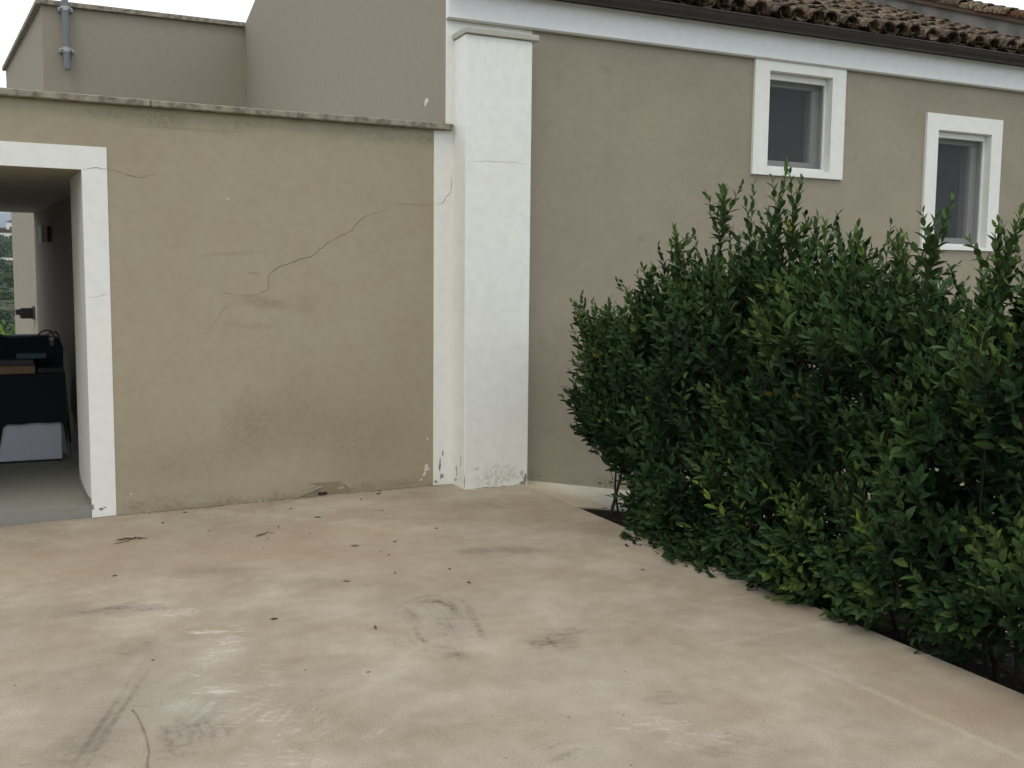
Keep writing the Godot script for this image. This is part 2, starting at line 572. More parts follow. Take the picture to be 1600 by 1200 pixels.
	p.scuff(rng, [V(1.52, -4.40), V(1.60, -4.58), V(1.72, -4.66), V(1.80, -4.60), V(1.80, -4.45), V(1.72, -4.25), V(1.63, -4.08)], 0.16, 8, 0.019, dk, 0.081)
	p.scuff(rng, [V(1.66, -4.64), V(1.76, -4.60), V(1.80, -4.48), V(1.76, -4.32)], 0.05, 6, 0.022, dk, 0.124)
	p.scuff(rng, [V(1.60, -4.62), V(1.61, -4.4), V(1.56, -4.15)], 0.22, 14, 0.013, dk, 0.062)
	p.scuff(rng, [V(1.806, -4.301), V(1.756, -4.099), V(1.700, -3.918)], 0.05, 6, 0.019, dk, 0.136)
	p.scuff(rng, [V(1.898, -3.947), V(1.929, -3.863), V(2.019, -3.841), V(2.137, -3.853)], 0.06, 9, 0.018, dk, 0.093)
	p.scuff(rng, [V(2.00, -3.98), V(2.12, -3.93), V(2.24, -3.95)], 0.10, 9, 0.016, dk, 0.087)
	p.scuff(rng, [V(1.500, -4.304), V(1.469, -4.132), V(1.478, -4.057)], 0.06, 6, 0.019, dk, 0.099)
	p.scuff(rng, [V(1.502, -3.903), V(1.578, -3.887), V(1.554, -3.800)], 0.05, 6, 0.019, dk, 0.099)
	p.scuff(rng, [V(2.014, -3.988), V(1.983, -3.822), V(1.981, -3.680)], 0.03, 5, 0.016, dk, 0.124)
	p.scuff(rng, [V(0.05, -5.153), V(0.298, -5.201), V(0.45, -5.28)], 0.10, 9, 0.019, dk, 0.087)
	p.scuff(rng, [V(0.388, -3.78), V(0.375, -3.60), V(0.40, -3.44)], 0.07, 8, 0.016, dk, 0.099)
	p.scuff(rng, [V(0.45, -3.75), V(0.475, -3.60), V(0.45, -3.45)], 0.08, 9, 0.014, dk, 0.099)
	p.scuff(rng, [V(0.52, -3.72), V(0.56, -3.58), V(0.55, -3.46)], 0.05, 6, 0.014, dk, 0.081)
	p.scuff(rng, [V(0.407, -4.503), V(0.140, -3.742), V(0.039, -3.421)], 0.08, 8, 0.016, dk, 0.062)
	p.scuff(rng, [V(0.281, -4.058), V(0.048, -3.417)], 0.10, 8, 0.016, dk, 0.062)
	p.scuff(rng, [V(1.46, -2.90), V(1.65, -2.95)], 0.16, 10, 0.014, dk, 0.087)
	p.scuff(rng, [V(-0.6, -5.6), V(0.5, -5.75), V(1.3, -5.6)], 0.25, 8, 0.032, dk, 0.037)
	p.scuff(rng, [V(-0.3, -6.5), V(0.2, -5.6), V(0.5, -4.9)], 0.2, 6, 0.014, tone.pale, 0.10)
	p.scuff(rng, [V(1.9, -5.0), V(2.3, -4.3), V(2.7, -3.2)], 0.5, 9, 0.018, tone.pale, 0.08)
	# the hairline crack and the edge of the newer pour
	p.stroke([V(0.268, -3.898), V(0.281, -3.829), V(0.289, -3.723), V(0.294, -3.618), V(0.291, -3.510), V(0.277, -3.424), V(0.271, -3.319), V(0.261, -3.187)], 0.006, Vector3(96, 86, 74), 0.5, 0.5)
	p.stroke([V(2.62, -3.52), V(2.8, -3.52), V(3.02, -3.54), V(3.38, -3.54)], 0.03, tone.pale, 0.2, 0.7)
	p.stroke([V(2.66, -4.0), V(3.0, -4.02), V(3.38, -4.03)], 0.03, tone.pale, 0.12, 0.7)
	p.stroke([V(2.82, -3.3), V(2.87, -2.9), V(2.9, -2.4), V(2.92, -2.0)], 0.035, tone.pale, 0.2, 0.5)
	# grime along the foot of the wall
	for i in 60:
		var x := rng.randf_range(-0.4, 2.9)
		p.spot(x, -7.27, rng.randf_range(0.05, 0.22), rng.randf_range(0.02, 0.07), 0.0, Vector3(132, 118, 100), rng.randf_range(0.1, 0.4), 1.0)
	for i in 130:
		p.spot(rng.randf_range(0.3, 2.9), -7.28, rng.randf_range(0.02, 0.08), 0.014, 0.0, Vector3(104, 92, 76), rng.randf_range(0.2, 0.6), 0.6)
	for i in 70:
		p.spot(rng.randf_range(-0.6, 3.3), rng.randf_range(-7.0, -2.4), rng.randf_range(0.004, 0.010), 0.005, 0.0, dk, 0.7, 0.0)
	var cm := mat("concrete", Color(0.635, 0.620, 0.598), 0.8, T.grit, 1.1, T.grit, 0.25, p.done())
	var mb := p.on(Mb.new(), Vector3(1, 0, 0), Vector3(0, 0, 1))
	var xs := [-9.0, -3.0, -1.3, 0.0, 1.2, 2.2, 2.6, 3.388]
	var zs := [-7.29, -6.17, -5.0, -3.5, -2.0, 0.0, 3.0, 9.0]
	for i in xs.size() - 1:
		for j in zs.size() - 1:
			var a := Vector3(xs[i], slab_y(xs[i]), zs[j])
			var b := Vector3(xs[i + 1], slab_y(xs[i + 1]), zs[j])
			var c := Vector3(xs[i + 1], slab_y(xs[i + 1]), zs[j + 1])
			var d := Vector3(xs[i], slab_y(xs[i]), zs[j + 1])
			mb.quad(a, b, c, d, Vector3(0, 1, 0))
	# the chamfered right edge, its side face and its end under the path
	var yt := slab_y(3.388)
	mb.quad(Vector3(3.388, yt, -6.17), Vector3(3.4, yt - 0.012, -6.17), Vector3(3.4, yt - 0.012, 9), Vector3(3.388, yt, 9), Vector3(0.7, 0.7, 0))
	mb.quad(Vector3(3.4, yt - 0.012, -6.17), Vector3(3.4, -0.5, -6.17), Vector3(3.4, -0.5, 9), Vector3(3.4, yt - 0.012, 9), Vector3(1, 0, 0))
	mb.quad(Vector3(-9, -0.06, 9), Vector3(3.388, yt, 9), Vector3(3.388, -0.6, 9), Vector3(-9, -0.6, 9), Vector3(0, 0, 1))
	struct("forecourt", mb, cm)
	# sloping pale path along the farmhouse wall
	var q := Paint.new().start(512, 128, 3.0, -7.3, 4.4, Vector3(232, 228, 214), [[1.2, 3, 8, 9, 10, 61], [6.0, 4, 10, 10, 10, 62], [20.0, 2, 5, 5, 5, 63]])
	q.spot(3.3, -6.6, 0.55, 1.3, 0.0, Vector3(205, 190, 168), 1.0, 0.25)
	q.spot(3.36, -6.4, 0.5, 0.5, 0.0, Vector3(190, 174, 152), 0.5, 0.5)
	var pm := mat("path_cement", Color(0.72, 0.71, 0.68), 0.85, T.grain, 1.1, T.fine, 0.15, q.done())
	mb = q.on(Mb.new(), Vector3(1, 0, 0), Vector3(0, 0, 1))
	var px := [3.388, 3.55, 3.8, 4.5, 6.0, 9.0, 16.0]
	for i in px.size() - 1:
		var ya := path_y(px[i])
		var yb := path_y(px[i + 1])
		mb.quad(Vector3(px[i], ya, -7.29), Vector3(px[i + 1], yb, -7.29), Vector3(px[i + 1], yb, -6.2), Vector3(px[i], ya, -6.2), Vector3(0, 1, 0))
		mb.quad(Vector3(px[i], ya, -6.2), Vector3(px[i + 1], yb, -6.2), Vector3(px[i + 1], yb - 0.4, -6.2), Vector3(px[i], ya - 0.4, -6.2), Vector3(0, 0, 1))
	struct("path", mb, pm)
	# planting bed, yard beyond the hedge
	mb = Mb.new()
	var nx := 10
	var nz := 60
	var f := FastNoiseLite.new()
	f.seed = 4; f.frequency = 2.2
	var hy := func(x: float, z: float) -> float: return lerpf(path_y(x) - 0.012, -0.13 - 0.16 * (x - 3.4), smoothstep(-6.2, -5.4, z)) + 0.035 * f.get_noise_2d(x, z) * smoothstep(-6.2, -5.9, z)
	for i in nx:
		for j in nz:
			var x0 := 3.4 + 1.5 * i / nx
			var x1 := 3.4 + 1.5 * (i + 1) / nx
			var z0 := -6.2 + 9.0 * j / nz
			var z1 := -6.2 + 9.0 * (j + 1) / nz
			var a := Vector3(x0, hy.call(x0, z0), z0)
			var b := Vector3(x1, hy.call(x1, z0), z0)
			var c := Vector3(x1, hy.call(x1, z1), z1)
			var d := Vector3(x0, hy.call(x0, z1), z1)
			mb.tri(a, b, c, Vector3(0, 1, 0)); mb.tri(a, c, d, Vector3(0, 1, 0))
	struct("planting_bed", mb, M.soil)
	mb = Mb.new()
	mb.quad(Vector3(4.9, -0.40, -6.2), Vector3(16, -2.0, -6.2), Vector3(16, -2.0, 9), Vector3(4.9, -0.40, 9), Vector3(0, 1, 0))
	struct("yard", mb, M.yard_gravel)
	# courtyard behind the passage
	mb = Mb.new()
	mb.quad(Vector3(-9, -0.05, -7.6), Vector3(2.83, -0.05, -7.6), Vector3(2.83, -0.05, -24), Vector3(-9, -0.05, -24), Vector3(0, 1, 0))
	struct("courtyard", mb, M.courtyard)
	mb = Mb.new()
	mb.quad(Vector3(-1.25, 0.045, -7.30), Vector3(0.55, 0.045, -7.30), Vector3(0.55, 0.045, -12.4), Vector3(-1.25, 0.045, -12.4), Vector3(0, 1, 0))
	mb.quad(Vector3(-0.95, 0.045, -7.30), Vector3(0.283, 0.045, -7.30), Vector3(0.283, -0.2, -7.295), Vector3(-0.95, -0.2, -7.295), Vector3(0, 0, 1))
	struct("passage_floor", mb, M.passage_floor)


func path_y(x: float) -> float:
	return 0.0 - 0.165 * maxf(0.0, x - 3.44)


# ---------------------------------------------------------------- low wall with the passage
func portico() -> void:
	var b := thing("passage_building", Vector3(1.2, 0, ZW), "low beige wall with a white framed open passage and a long crack", "building")
	var p := Paint.new().start(760, 640, -0.6, -2.85, 3.5, Vector3(214, 206, 184), [[0.5, 3, 5, 5, 4, 31], [2.4, 4, 2, 3, 3, 32], [9.0, 4, 2, 2, 2, 33]])
	var dk := Vector3(176, 167, 146)
	for s in [[1.40, -1.42, 0.16, 0.06, 0.5], [1.55, -1.40, 0.10, 0.05, 0.5], [1.75, -1.40, 0.12, 0.10, 0.25], [1.2, -1.75, 0.3, 0.02, 0.3], [1.35, -1.25, 0.25, 0.03, 0.2], [1.65, -0.55, 0.6, 0.35, 0.35], [1.3, -0.5, 0.25, 0.4, 0.3], [2.2, -0.4, 0.5, 0.3, 0.3], [0.9, -0.3, 0.5, 0.2, 0.25], [1.38, -1.62, 0.05, 0.012, 0.7]]:
		p.spot(s[0], s[1], s[2], s[3], rng.randf_range(-0.2, 0.2), dk, s[4], 0.5)
	for s in [[1.05, -1.45, 0.2, 0.12, 0.35], [1.3, -1.35, 0.15, 0.12, 0.3], [0.55, -1.1, 0.1, 0.4, 0.25], [0.7, -2.2, 0.4, 0.2, 0.2]]:
		p.spot(s[0], s[1], s[2], s[3], 0.3, Vector3(224, 217, 198), s[4], 0.5)
	for i in 50:
		p.spot(rng.randf_range(0.4, 2.8), rng.randf_range(-0.06, 0.03), rng.randf_range(0.05, 0.25), rng.randf_range(0.02, 0.06), 0.0, Vector3(172, 161, 140), rng.randf_range(0.1, 0.35), 0.9)
	for i in 18:
		p.spot(rng.randf_range(0.2, 2.8), -2.66 + rng.randf_range(0, 0.05), rng.randf_range(0.1, 0.35), rng.randf_range(0.03, 0.09), 0.0, Vector3(186, 177, 156), 0.35, 0.8)
	var wm := mat("passage_stucco", Color(0.535, 0.520, 0.482), 0.9, T.grain, 1.6, T.fine, 0.12, p.done())
	var poly := PackedVector2Array([V(-3.2, -0.3), V(-0.95, -0.3), V(-0.95, 2.27), V(0.29, 2.27), V(0.29, -0.3), V(1.68, -0.3), V(1.68, -0.022), V(1.70, -0.002), V(1.728, 0.004), V(1.745, 0.02), V(1.79, 0.022), V(1.81, 0.040), V(1.85, 0.046), V(1.87, 0.062), V(1.926, 0.064), V(1.95, 0.076), V(1.995, 0.070), V(2.02, 0.073), V(2.047, 0.058), V(2.06, 0.034), V(2.075, 0.02), V(2.07, -0.3), V(2.829, -0.3), V(2.829, 2.70), V(-3.2, 2.70)])
	var mb := p.on(Mb.new(), Vector3(1, 0, 0), Vector3(0, -1, 0))
	mb.prism(poly, Vector3(0, 0, ZW), Vector3(1, 0, 0), Vector3(0, 1, 0), Vector3(0, 0, -1), 0.0, 0.69)
	part("wall", mb, wm, b)
	# broken plaster at the foot: earth behind it, a dark hole, a raised crumbling rim
	mb = Mb.new()
	var cols := 16
	for i in cols:
		for j in 5:
			var q := []
			for e in [[0, 0], [1, 0], [1, 1], [0, 1]]:
				var u := float(i + e[0]) / cols
				var v := float(j + e[1]) / 5.0
				var hsh := sin((i + e[0]) * 12.9 + (j + e[1]) * 7.3) * 0.5 + 0.5
				q.append(Vector3(1.66 + 0.43 * u, -0.05 + 0.14 * v, ZW - 0.003 - 0.012 * sin(PI * u) * (1.0 - v) + 0.010 * hsh * sin(PI * u)))
			mb.quad(q[0], q[1], q[2], q[3], Vector3(0, 0, 1))
	part("broken_plaster", mb, M.earth_mortar, b, "crumbled brown patch at the foot of the wall")
	part("hole", blotch(Vector3(1.87, 0.005, ZW - 0.008), Vector3(1, 0, 0), Vector3(0, 1, 0), 0.045, 0.024, 0.006), M.hole_dark, b)
	part("plaster_edge", crack([V(1.70, 0.0), V(1.745, 0.021), V(1.81, 0.041), V(1.87, 0.063), V(1.95, 0.077), V(2.02, 0.074), V(2.06, 0.05), V(2.078, 0.015)], 0.007, ZW + 0.0014, 0.1), M.capital_stone, b)
	part("cement_shard", blotch(Vector3(2.0, 0.04, ZW - 0.004), Vector3(1, 0.1, 0), Vector3(0, 1, 0), 0.035, 0.008, 0.004), M.capital_stone, b)
	# white painted band beside the pilaster
	mb = Mb.new()
	mb.box(Vector3(2.731, -0.2, ZW - 0.01), Vector3(2.8886, 2.70, ZW + 0.003), 0.0)
	part("painted_band", mb, M.white_paint, b)
	# door surround: flat white band, three pieces in one outline
	mb = Mb.new()
	mb.prism(PackedVector2Array([V(-1.1, -0.2), V(-0.953, -0.2), V(-0.953, 2.273), V(0.287, 2.273), V(0.287, -0.06), V(0.30, -0.075), V(0.44, -0.06), V(0.442, 2.424), V(-1.1, 2.424)]), Vector3(0, 0, ZW), Vector3(1, 0, 0), Vector3(0, 1, 0), Vector3(0, 0, 1), -0.02, 0.006)
	part("door_surround", mb, M.white_paint, b)
	# white reveal of the opening, slightly splayed
	mb = Mb.new()
	mb.quad(Vector3(0.2865, -0.05, ZW + 0.004), Vector3(0.2865, 2.272, ZW + 0.004), Vector3(0.238, 2.272, -7.985), Vector3(0.238, -0.05, -7.985), Vector3(-1, 0, 0))
	mb.quad(Vector3(0.238, -0.05, -7.985), Vector3(0.238, 2.272, -7.985), Vector3(0.5, 2.272, -7.985), Vector3(0.5, -0.05, -7.985), Vector3(0, 0, -1))
	part("door_reveal", mb, M.white_paint, b)
	# bare cement where the reveal's paint has gone at its foot
	mb = Mb.new()
	mb.prism(PackedVector2Array([V(0, 0.045), V(0.66, 0.045), V(0.69, 0.2), V(0.6, 0.13), V(0.42, 0.10), V(0.2, 0.085), V(0.05, 0.09), V(0.0, 0.10)]), Vector3(0.2855, 0, ZW), Vector3(-0.0485, 0, -0.695).normalized(), Vector3(0, 1, 0), Vector3(-0.695, 0, 0.0485).normalized(), -0.001, 0.0025)
	part("bare_patch", mb, M.bare_cement, b)
	part("bare_patch", blotch(Vector3(0.345, 0.02, ZW + 0.006), Vector3(1, 0, 0), Vector3(0, 1, 0), 0.02, 0.014), M.bare_cement, b)
	part("bare_patch", blotch(Vector3(0.37, 0.028, ZW + 0.006), Vector3(1, 0, 0), Vector3(0, 1, 0), 0.007, 0.009), M.bare_cement, b)
	part("bare_patch", blotch(Vector3(0.293, 0.035, ZW + 0.006), Vector3(1, 0, 0), Vector3(0, 1, 0), 0.014, 0.02), M.bare_cement, b)
	# coping stones
	var x := -3.2
	var k := 0
	while x < 2.87:
		var nx := minf(x + 0.98, 2.872)
		if nx > 2.6:
			nx = 2.872
		mb = Mb.new().box(Vector3(x + 0.002, 2.702, ZW - 0.38), Vector3(nx - 0.002, 2.746 + 0.002 * (k % 2), ZW + 0.052 + 0.002 * (k % 3)), 0.006)
		part("coping_stone", mb, M.coping_stone, b)
		x = nx
		k += 1
	# passage: side walls, ceiling, terrace floor, closed rear
	mb = Mb.new()
	mb.prism(PackedVector2Array([V(0.462, -7.98), V(-0.007, -12.2), V(0.24, -12.2), V(0.75, -7.98)]), Vector3.ZERO, Vector3(1, 0, 0), Vector3(0, 0, 1), Vector3(0, 1, 0), -0.2, 2.268)
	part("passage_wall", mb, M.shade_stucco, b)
	mb = Mb.new()
	mb.box(Vector3(-1.6, -0.2, -12.2), Vector3(-1.25, 2.268, -7.98), 0.0)
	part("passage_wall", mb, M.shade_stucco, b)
	mb = Mb.new().box(Vector3(-3.2, 2.272, -12.2), Vector3(2.826, 2.60, -7.981), 0.0)
	part("ceiling", mb, M.ceiling_paint, b)
	mb = Mb.new().box(Vector3(0.245, -0.2, -12.198), Vector3(2.826, 2.27, -11.95), 0.0)
	part("rear_wall", mb, M.beige_stucco, b)
	# cracks and flakes
	part("crack", crack([V(0.967, 1.180), V(1.050, 1.197), V(1.092, 1.246), V(1.128, 1.288), V(1.165, 1.355), V(1.244, 1.416), V(1.260, 1.466)], 0.005, ZW + 0.0012, 0.9), M.crack_faint, b)
	part("crack", crack([V(1.260, 1.466), V(1.372, 1.458), V(1.484, 1.502), V(1.489, 1.597), V(1.510, 1.628), V(1.560, 1.664), V(1.623, 1.680), V(1.718, 1.725), V(1.784, 1.735), V(1.859, 1.797), V(1.931, 1.853), V(2.009, 1.896), V(2.101, 1.934), V(2.115, 1.973), V(2.148, 2.008), V(2.228, 2.056), V(2.309, 2.082), V(2.370, 2.100), V(2.404, 2.144)], 0.0048, ZW + 0.0012, 0.25), M.crack_dark, b, "long jagged crack climbing to the right")
	part("crack", crack([V(2.404, 2.144), V(2.527, 2.145), V(2.652, 2.140), V(2.7305, 2.151)], 0.004, ZW + 0.0012, 0.2), M.crack_faint, b)
	part("crack", crack([V(2.731, 2.151), V(2.801, 2.160), V(2.829, 2.210), V(2.868, 2.250), V(2.872, 2.318), V(2.868, 2.396)], 0.004, ZW + 0.0042, 0.3), M.crack_faint, b)
	part("crack", crack([V(1.162, 1.481), V(1.209, 1.475), V(1.260, 1.466)], 0.004, ZW + 0.0012), M.crack_faint, b)
	part("crack", crack([V(0.288, 2.272), V(0.325, 2.279), V(0.368, 2.289), V(0.434, 2.285), V(0.441, 2.284)], 0.004, ZW + 0.0075, 0.2), M.crack_dark, b)
	part("crack", crack([V(0.442, 2.284), V(0.512, 2.272), V(0.571, 2.251), V(0.639, 2.237), V(0.671, 2.248), V(0.753, 2.269)], 0.0045, ZW + 0.0012, 0.6), M.crack_dark, b)
	part("crack", crack([V(0.540, 2.573), V(0.740, 2.579), V(0.986, 2.580), V(1.155, 2.578), V(1.349, 2.582)], 0.003, ZW + 0.0012), M.crack_faint, b)
	part("crack", crack([V(0.290, 1.446), V(0.333, 1.442), V(0.384, 1.454), V(0.440, 1.467)], 0.003, ZW + 0.0075), M.crack_faint, b)
	for s in [[2.675, 0.149, 0.022, 0.035], [2.685, 0.367, 0.010, 0.014], [2.66, 0.10, 0.02, 0.02], [2.69, 0.135, 0.014, 0.02], [2.633, 0.052, 0.015, 0.01], [0.538, 0.106, 0.010, 0.006], [1.216, 2.124, 0.012, 0.005], [1.40, -0.012, 0.014, 0.008]]:
		part("paint_flake", blotch(Vector3(s[0], s[1], ZW), Vector3(1, 0.2, 0), Vector3(0, 1, 0), s[2], s[3]), M.flake_white, b)
	part("crack", crack([V(2.48, 0.02), V(2.55, 0.04), V(2.62, 0.035), V(2.68, 0.075)], 0.007, ZW + 0.0012), M.crack_faint, b)
	for s in [[2.785, 0.16, 0.012, 0.07], [2.80, 0.07, 0.018, 0.03], [2.755, 0.03, 0.025, 0.012], [2.81, 0.25, 0.008, 0.03]]:
		part("bare_patch", blotch(Vector3(s[0], s[1], ZW + 0.003), Vector3(1, 0.1, 0), Vector3(0, 1, 0), s[2], s[3], 0.001, 18), M.bare_cement, b)


# ---------------------------------------------------------------- tall farmhouse on the right
func farmhouse() -> void:
	var h := thing("farmhouse", Vector3(6.2, 0, ZW), "tall beige farmhouse with white pilaster, two framed windows and tiled roof", "building")
	var p := Paint.new().start(900, 700, 3.2, -4.0, 6.6, Vector3(202, 193, 175), [[0.6, 3, 5, 4, 4, 41], [2.2, 4, 4, 2, 2, 42], [8.0, 4, 2, 2, 2, 43]])
	for i in 46:
		p.spot(rng.randf_range(3.5, 9.6), rng.randf_range(-3.5, 0.0), rng.randf_range(0.02, 0.1), rng.randf_range(0.01, 0.05), rng.randf() * 3.0, Vector3(170, 161, 143), rng.randf_range(0.2, 0.5), 0.8)
	for i in 20:
		p.spot(rng.randf_range(3.5, 9.6), rng.randf_range(-3.5, 0.0), rng.randf_range(0.15, 0.5), rng.randf_range(0.1, 0.4), rng.randf() * 3.0, Vector3(214, 204, 186) if i % 2 else Vector3(190, 180, 165), 0.3, 0.5)
	for i in 30:
		var x := rng.randf_range(3.55, 6.0)
		p.spot(x, 0.02 + (x - 3.5) * 0.165 - rng.randf() * 0.08, rng.randf_range(0.06, 0.2), rng.randf_range(0.03, 0.08), 0.16, Vector3(160, 150, 128), 0.35, 0.9)
	var wm := mat("farmhouse_stucco", Color(0.523, 0.527, 0.502), 0.9, T.grain, 1.6, T.fine, 0.12, p.done())
	# facade with two window openings
	var xs := [2.832, 5.825, 6.527, 7.85, 8.565, 9.5]
	var ys := [-1.6, 1.965, 2.59, 3.068, 3.427, 3.90]
	var solid := func(i: int, j: int) -> bool:
		if i == 1 and j in [2, 3]:
			return false
		if i == 3 and j in [1, 2]:
			return false
		return true
	var mb := p.on(Mb.new(), Vector3(1, 0, 0), Vector3(0, -1, 0))
	mb.cells(xs, ys, solid, ZW - 0.34, ZW)
	part("wall", mb, wm, h)
	# gable side wall, rear wall and an inside, so that the windows look into a dark room
	mb = Mb.new()
	mb.prism(PackedVector2Array([V(ZW - 0.342, -0.6), V(ZW - 0.342, 3.9), V(-11.3, 5.52), V(-14.2, 5.47), V(-15.29, 5.24), V(-15.29, -0.6)]), Vector3(2.83, 0, 0), Vector3(0, 0, 1), Vector3(0, 1, 0), Vector3(1, 0, 0), 0.0, 0.35)
	mb.quad(Vector3(2.83, -0.6, ZW), Vector3(2.83, 3.9, ZW), Vector3(2.83, 3.9, ZW - 0.342), Vector3(2.83, -0.6, ZW - 0.342), Vector3(-1, 0, 0))
	part("side_wall", mb, M.shade_stucco, h)
	part("rear_wall", Mb.new().box(Vector3(3.182, -1.6, -15.3), Vector3(9.5, 5.2, -15.0), 0.0), M.shade_stucco, h)
	part("room_floor", Mb.new().box(Vector3(3.182, 0.7, -14.99), Vector3(9.49, 0.9, ZW - 0.345), 0.0), M.room_wall, h)
	part("room_ceiling", Mb.new().box(Vector3(3.182, 3.52, -14.99), Vector3(9.49, 3.7, ZW - 0.345), 0.0), M.room_wall, h)
	part("room_partition", Mb.new().box(Vector3(3.182, 0.91, -10.2), Vector3(9.49, 3.515, -10.1), 0.0), M.room_wall, h)
	part("paint_flake", blotch(Vector3(2.8295, 2.985, -7.72), Vector3(0, 0, 1), Vector3(0, 1, 0), 0.06, 0.045), M.flake_white, h)
	# frieze under the eaves, painted field behind the capital
	part("frieze", Mb.new().box(Vector3(2.826, 3.522, ZW - 0.01), Vector3(9.49, 3.84, ZW + 0.05), 0.004), M.frieze_paint, h)
	part("frieze_lip", Mb.new().box(Vector3(2.828, 3.512, ZW - 0.008), Vector3(9.488, 3.5215, ZW + 0.042), 0.0), M.capital_stone, h)
	part("painted_band", Mb.new().box(Vector3(2.828, 2.70, ZW - 0.01), Vector3(3.54, 3.515, ZW + 0.003), 0.0), M.white_paint, h)
	# pilaster
	var g := Paint.new().start(200, 700, 2.6, -3.5, 1.04, Vector3(234, 237, 233), [[0.8, 3, 3, 3, 4, 71], [5.0, 4, 2, 2, 2, 72], [22.0, 3, 2, 2, 2, 73]])
	for s in [[2.97, -0.16, 0.04, 0.012, 0.8], [3.0, -0.155, 0.02, 0.02, 0.6], [3.15, -0.15, 0.03, 0.06, 0.3], [3.28, -0.12, 0.03, 0.05, 0.35], [3.33, -0.08, 0.03, 0.03, 0.9], [3.37, -0.10, 0.02, 0.03, 0.9], [3.40, -0.06, 0.03, 0.05, 0.9], [3.14, -0.1, 0.25, 0.09, 0.4], [3.2, -0.05, 0.25, 0.05, 0.35]]:
		g.spot(s[0], s[1], s[2], s[3], rng.randf_range(-0.3, 0.3), Vector3(176, 176, 168), s[4], 1.0)
	for i in 14:
		g.spot(rng.randf_range(2.9, 3.42), -3.3 + rng.randf() * 0.25, 0.02, 0.12, 0.0, Vector3(222, 222, 214), 0.35, 0.7)
	g.spot(3.15, -2.3, 0.25, 0.5, 0.0, Vector3(238, 238, 226), 0.4, 0.4)
	var pmat := mat("pilaster_paint", Color(0.985, 0.98, 0.965), 0.6, T.grain, 1.6, T.fine, 0.05, g.done())
	mb = g.on(Mb.new(), Vector3(1, 0, 0), Vector3(0, -1, 0))
	mb.box(Vector3(2.889, -0.02, ZW - 0.01), Vector3(3.424, 3.369, -7.045), 0.006)
	part("pilaster", mb, pmat, h)
	part("capital", Mb.new().box(Vector3(2.876, 3.371, ZW - 0.01), Vector3(3.47, 3.414, -7.02), 0.004), M.capital_stone, h)
	part("joint", crack([V(2.89, -0.01), V(2.8905, 0.06), V(2.89, 0.12)], 0.006, -7.0435, 0.1), M.crack_dark, h)
	part("joint", crack([V(2.893, 0.0005), V(3.1, 0.0015), V(3.42, 0.004)], 0.008, -7.0425, 0.05), M.crack_dark, h)
	part("crack", crack([V(2.895, 2.46), V(3.0, 2.46), V(3.2, 2.47), V(3.42, 2.46)], 0.0025, -7.0435), M.crack_faint, h)
	part("bare_patch", blotch(Vector3(3.405, 0.055, -7.0445), Vector3(1, 0.2, 0), Vector3(0, 1, 0), 0.024, 0.05), M.bare_cement, h)
	part("bare_patch", blotch(Vector3(3.38, 0.02, -7.0445), Vector3(1, 0, 0), Vector3(0, 1, 0), 0.04, 0.016), M.bare_cement, h)
	for s in [[-7.12, 0.2, 0.01, 0.06], [-7.2, 0.12, 0.02, 0.05], [-7.22, 0.05, 0.03, 0.02]]:
		part("bare_patch", blotch(Vector3(2.889, s[1], s[0]), Vector3(0, 0, 1), Vector3(0, 1, 0), s[2], s[3], 0.001), M.capital_stone, h)
	window(h, 5.667, 6.682, 2.535, 3.513, 5.825, 6.527, 2.59, 3.427)
	window(h, 7.70, 8.712, 1.935, 3.218, 7.85, 8.565, 1.965, 3.068)
	# gutter
	mb = Mb.new()
	var cz := -7.145
	var cy := 3.80
	var r := 0.066
	var seg := 12
	for i in seg:
		var a := PI + PI * i / seg
		var e := PI + PI * (i + 1) / seg
		for s in [[r, 1.0], [r - 0.006, -1.0]]:
			var na := Vector3(0, sin(a), cos(a))
			var ne := Vector3(0, sin(e), cos(e))
			var o := Vector3(0, cy, cz)
			var A: Vector3 = o + na * s[0]
			var E: Vector3 = o + ne * s[0]
			mb.quad4(A + Vector3(2.8, 0, 0), A + Vector3(9.49, 0, 0), E + Vector3(9.49, 0, 0), E + Vector3(2.8, 0, 0), na * s[1], na * s[1], ne * s[1], ne * s[1])
	mb.tube(PackedVector3Array([Vector3(2.8, cy + 0.003, cz + r), Vector3(9.49, cy + 0.003, cz + r)]), 0.009, 0.009, 8)
	mb.box(Vector3(2.8, cy - 0.055, ZW + 0.051), Vector3(9.49, cy + 0.05, ZW + 0.07), 0.0)
	var gut := part("gutter", mb, M.gutter_brown, h)
	for i in 9:
		var bx := 3.4 + 0.74 * i
		var ring := PackedVector3Array()
		mb = Mb.new()
		for k in 9:
			var a2 := PI * 0.95 + PI * 1.1 * k / 8.0
			var n2 := Vector3(0, sin(a2), cos(a2))
			var q := Vector3(bx, cy, cz) + n2 * (r + 0.004)
			ring.append(q)
		for k in 8:
			var n3 := ((ring[k] + ring[k + 1]) * 0.5 - Vector3(bx, cy, cz)).normalized()
			mb.quad(ring[k] - Vector3(0.015, 0, 0), ring[k] + Vector3(0.015, 0, 0), ring[k + 1] + Vector3(0.015, 0, 0), ring[k + 1] - Vector3(0.015, 0, 0), n3)
		part("bracket", mb, M.gutter_brown, gut)
	# roof: deck, pan tiles, cover tiles one by one
	var deck := Mb.new()
	deck.prism(PackedVector2Array([V(-7.16, 3.80), V(-11.3, 3.80 + 4.14 * 0.409), V(-14.2, 5.44), V(-14.2, 5.34), V(-11.3, 3.70 + 4.14 * 0.409), V(-7.30, 3.76)]), Vector3(2.80, 0, 0), Vector3(0, 0, 1), Vector3(0, 1, 0), Vector3(1, 0, 0), 0.12, 6.68)
	var roof := part("roof", deck, M.earth_mortar, h)
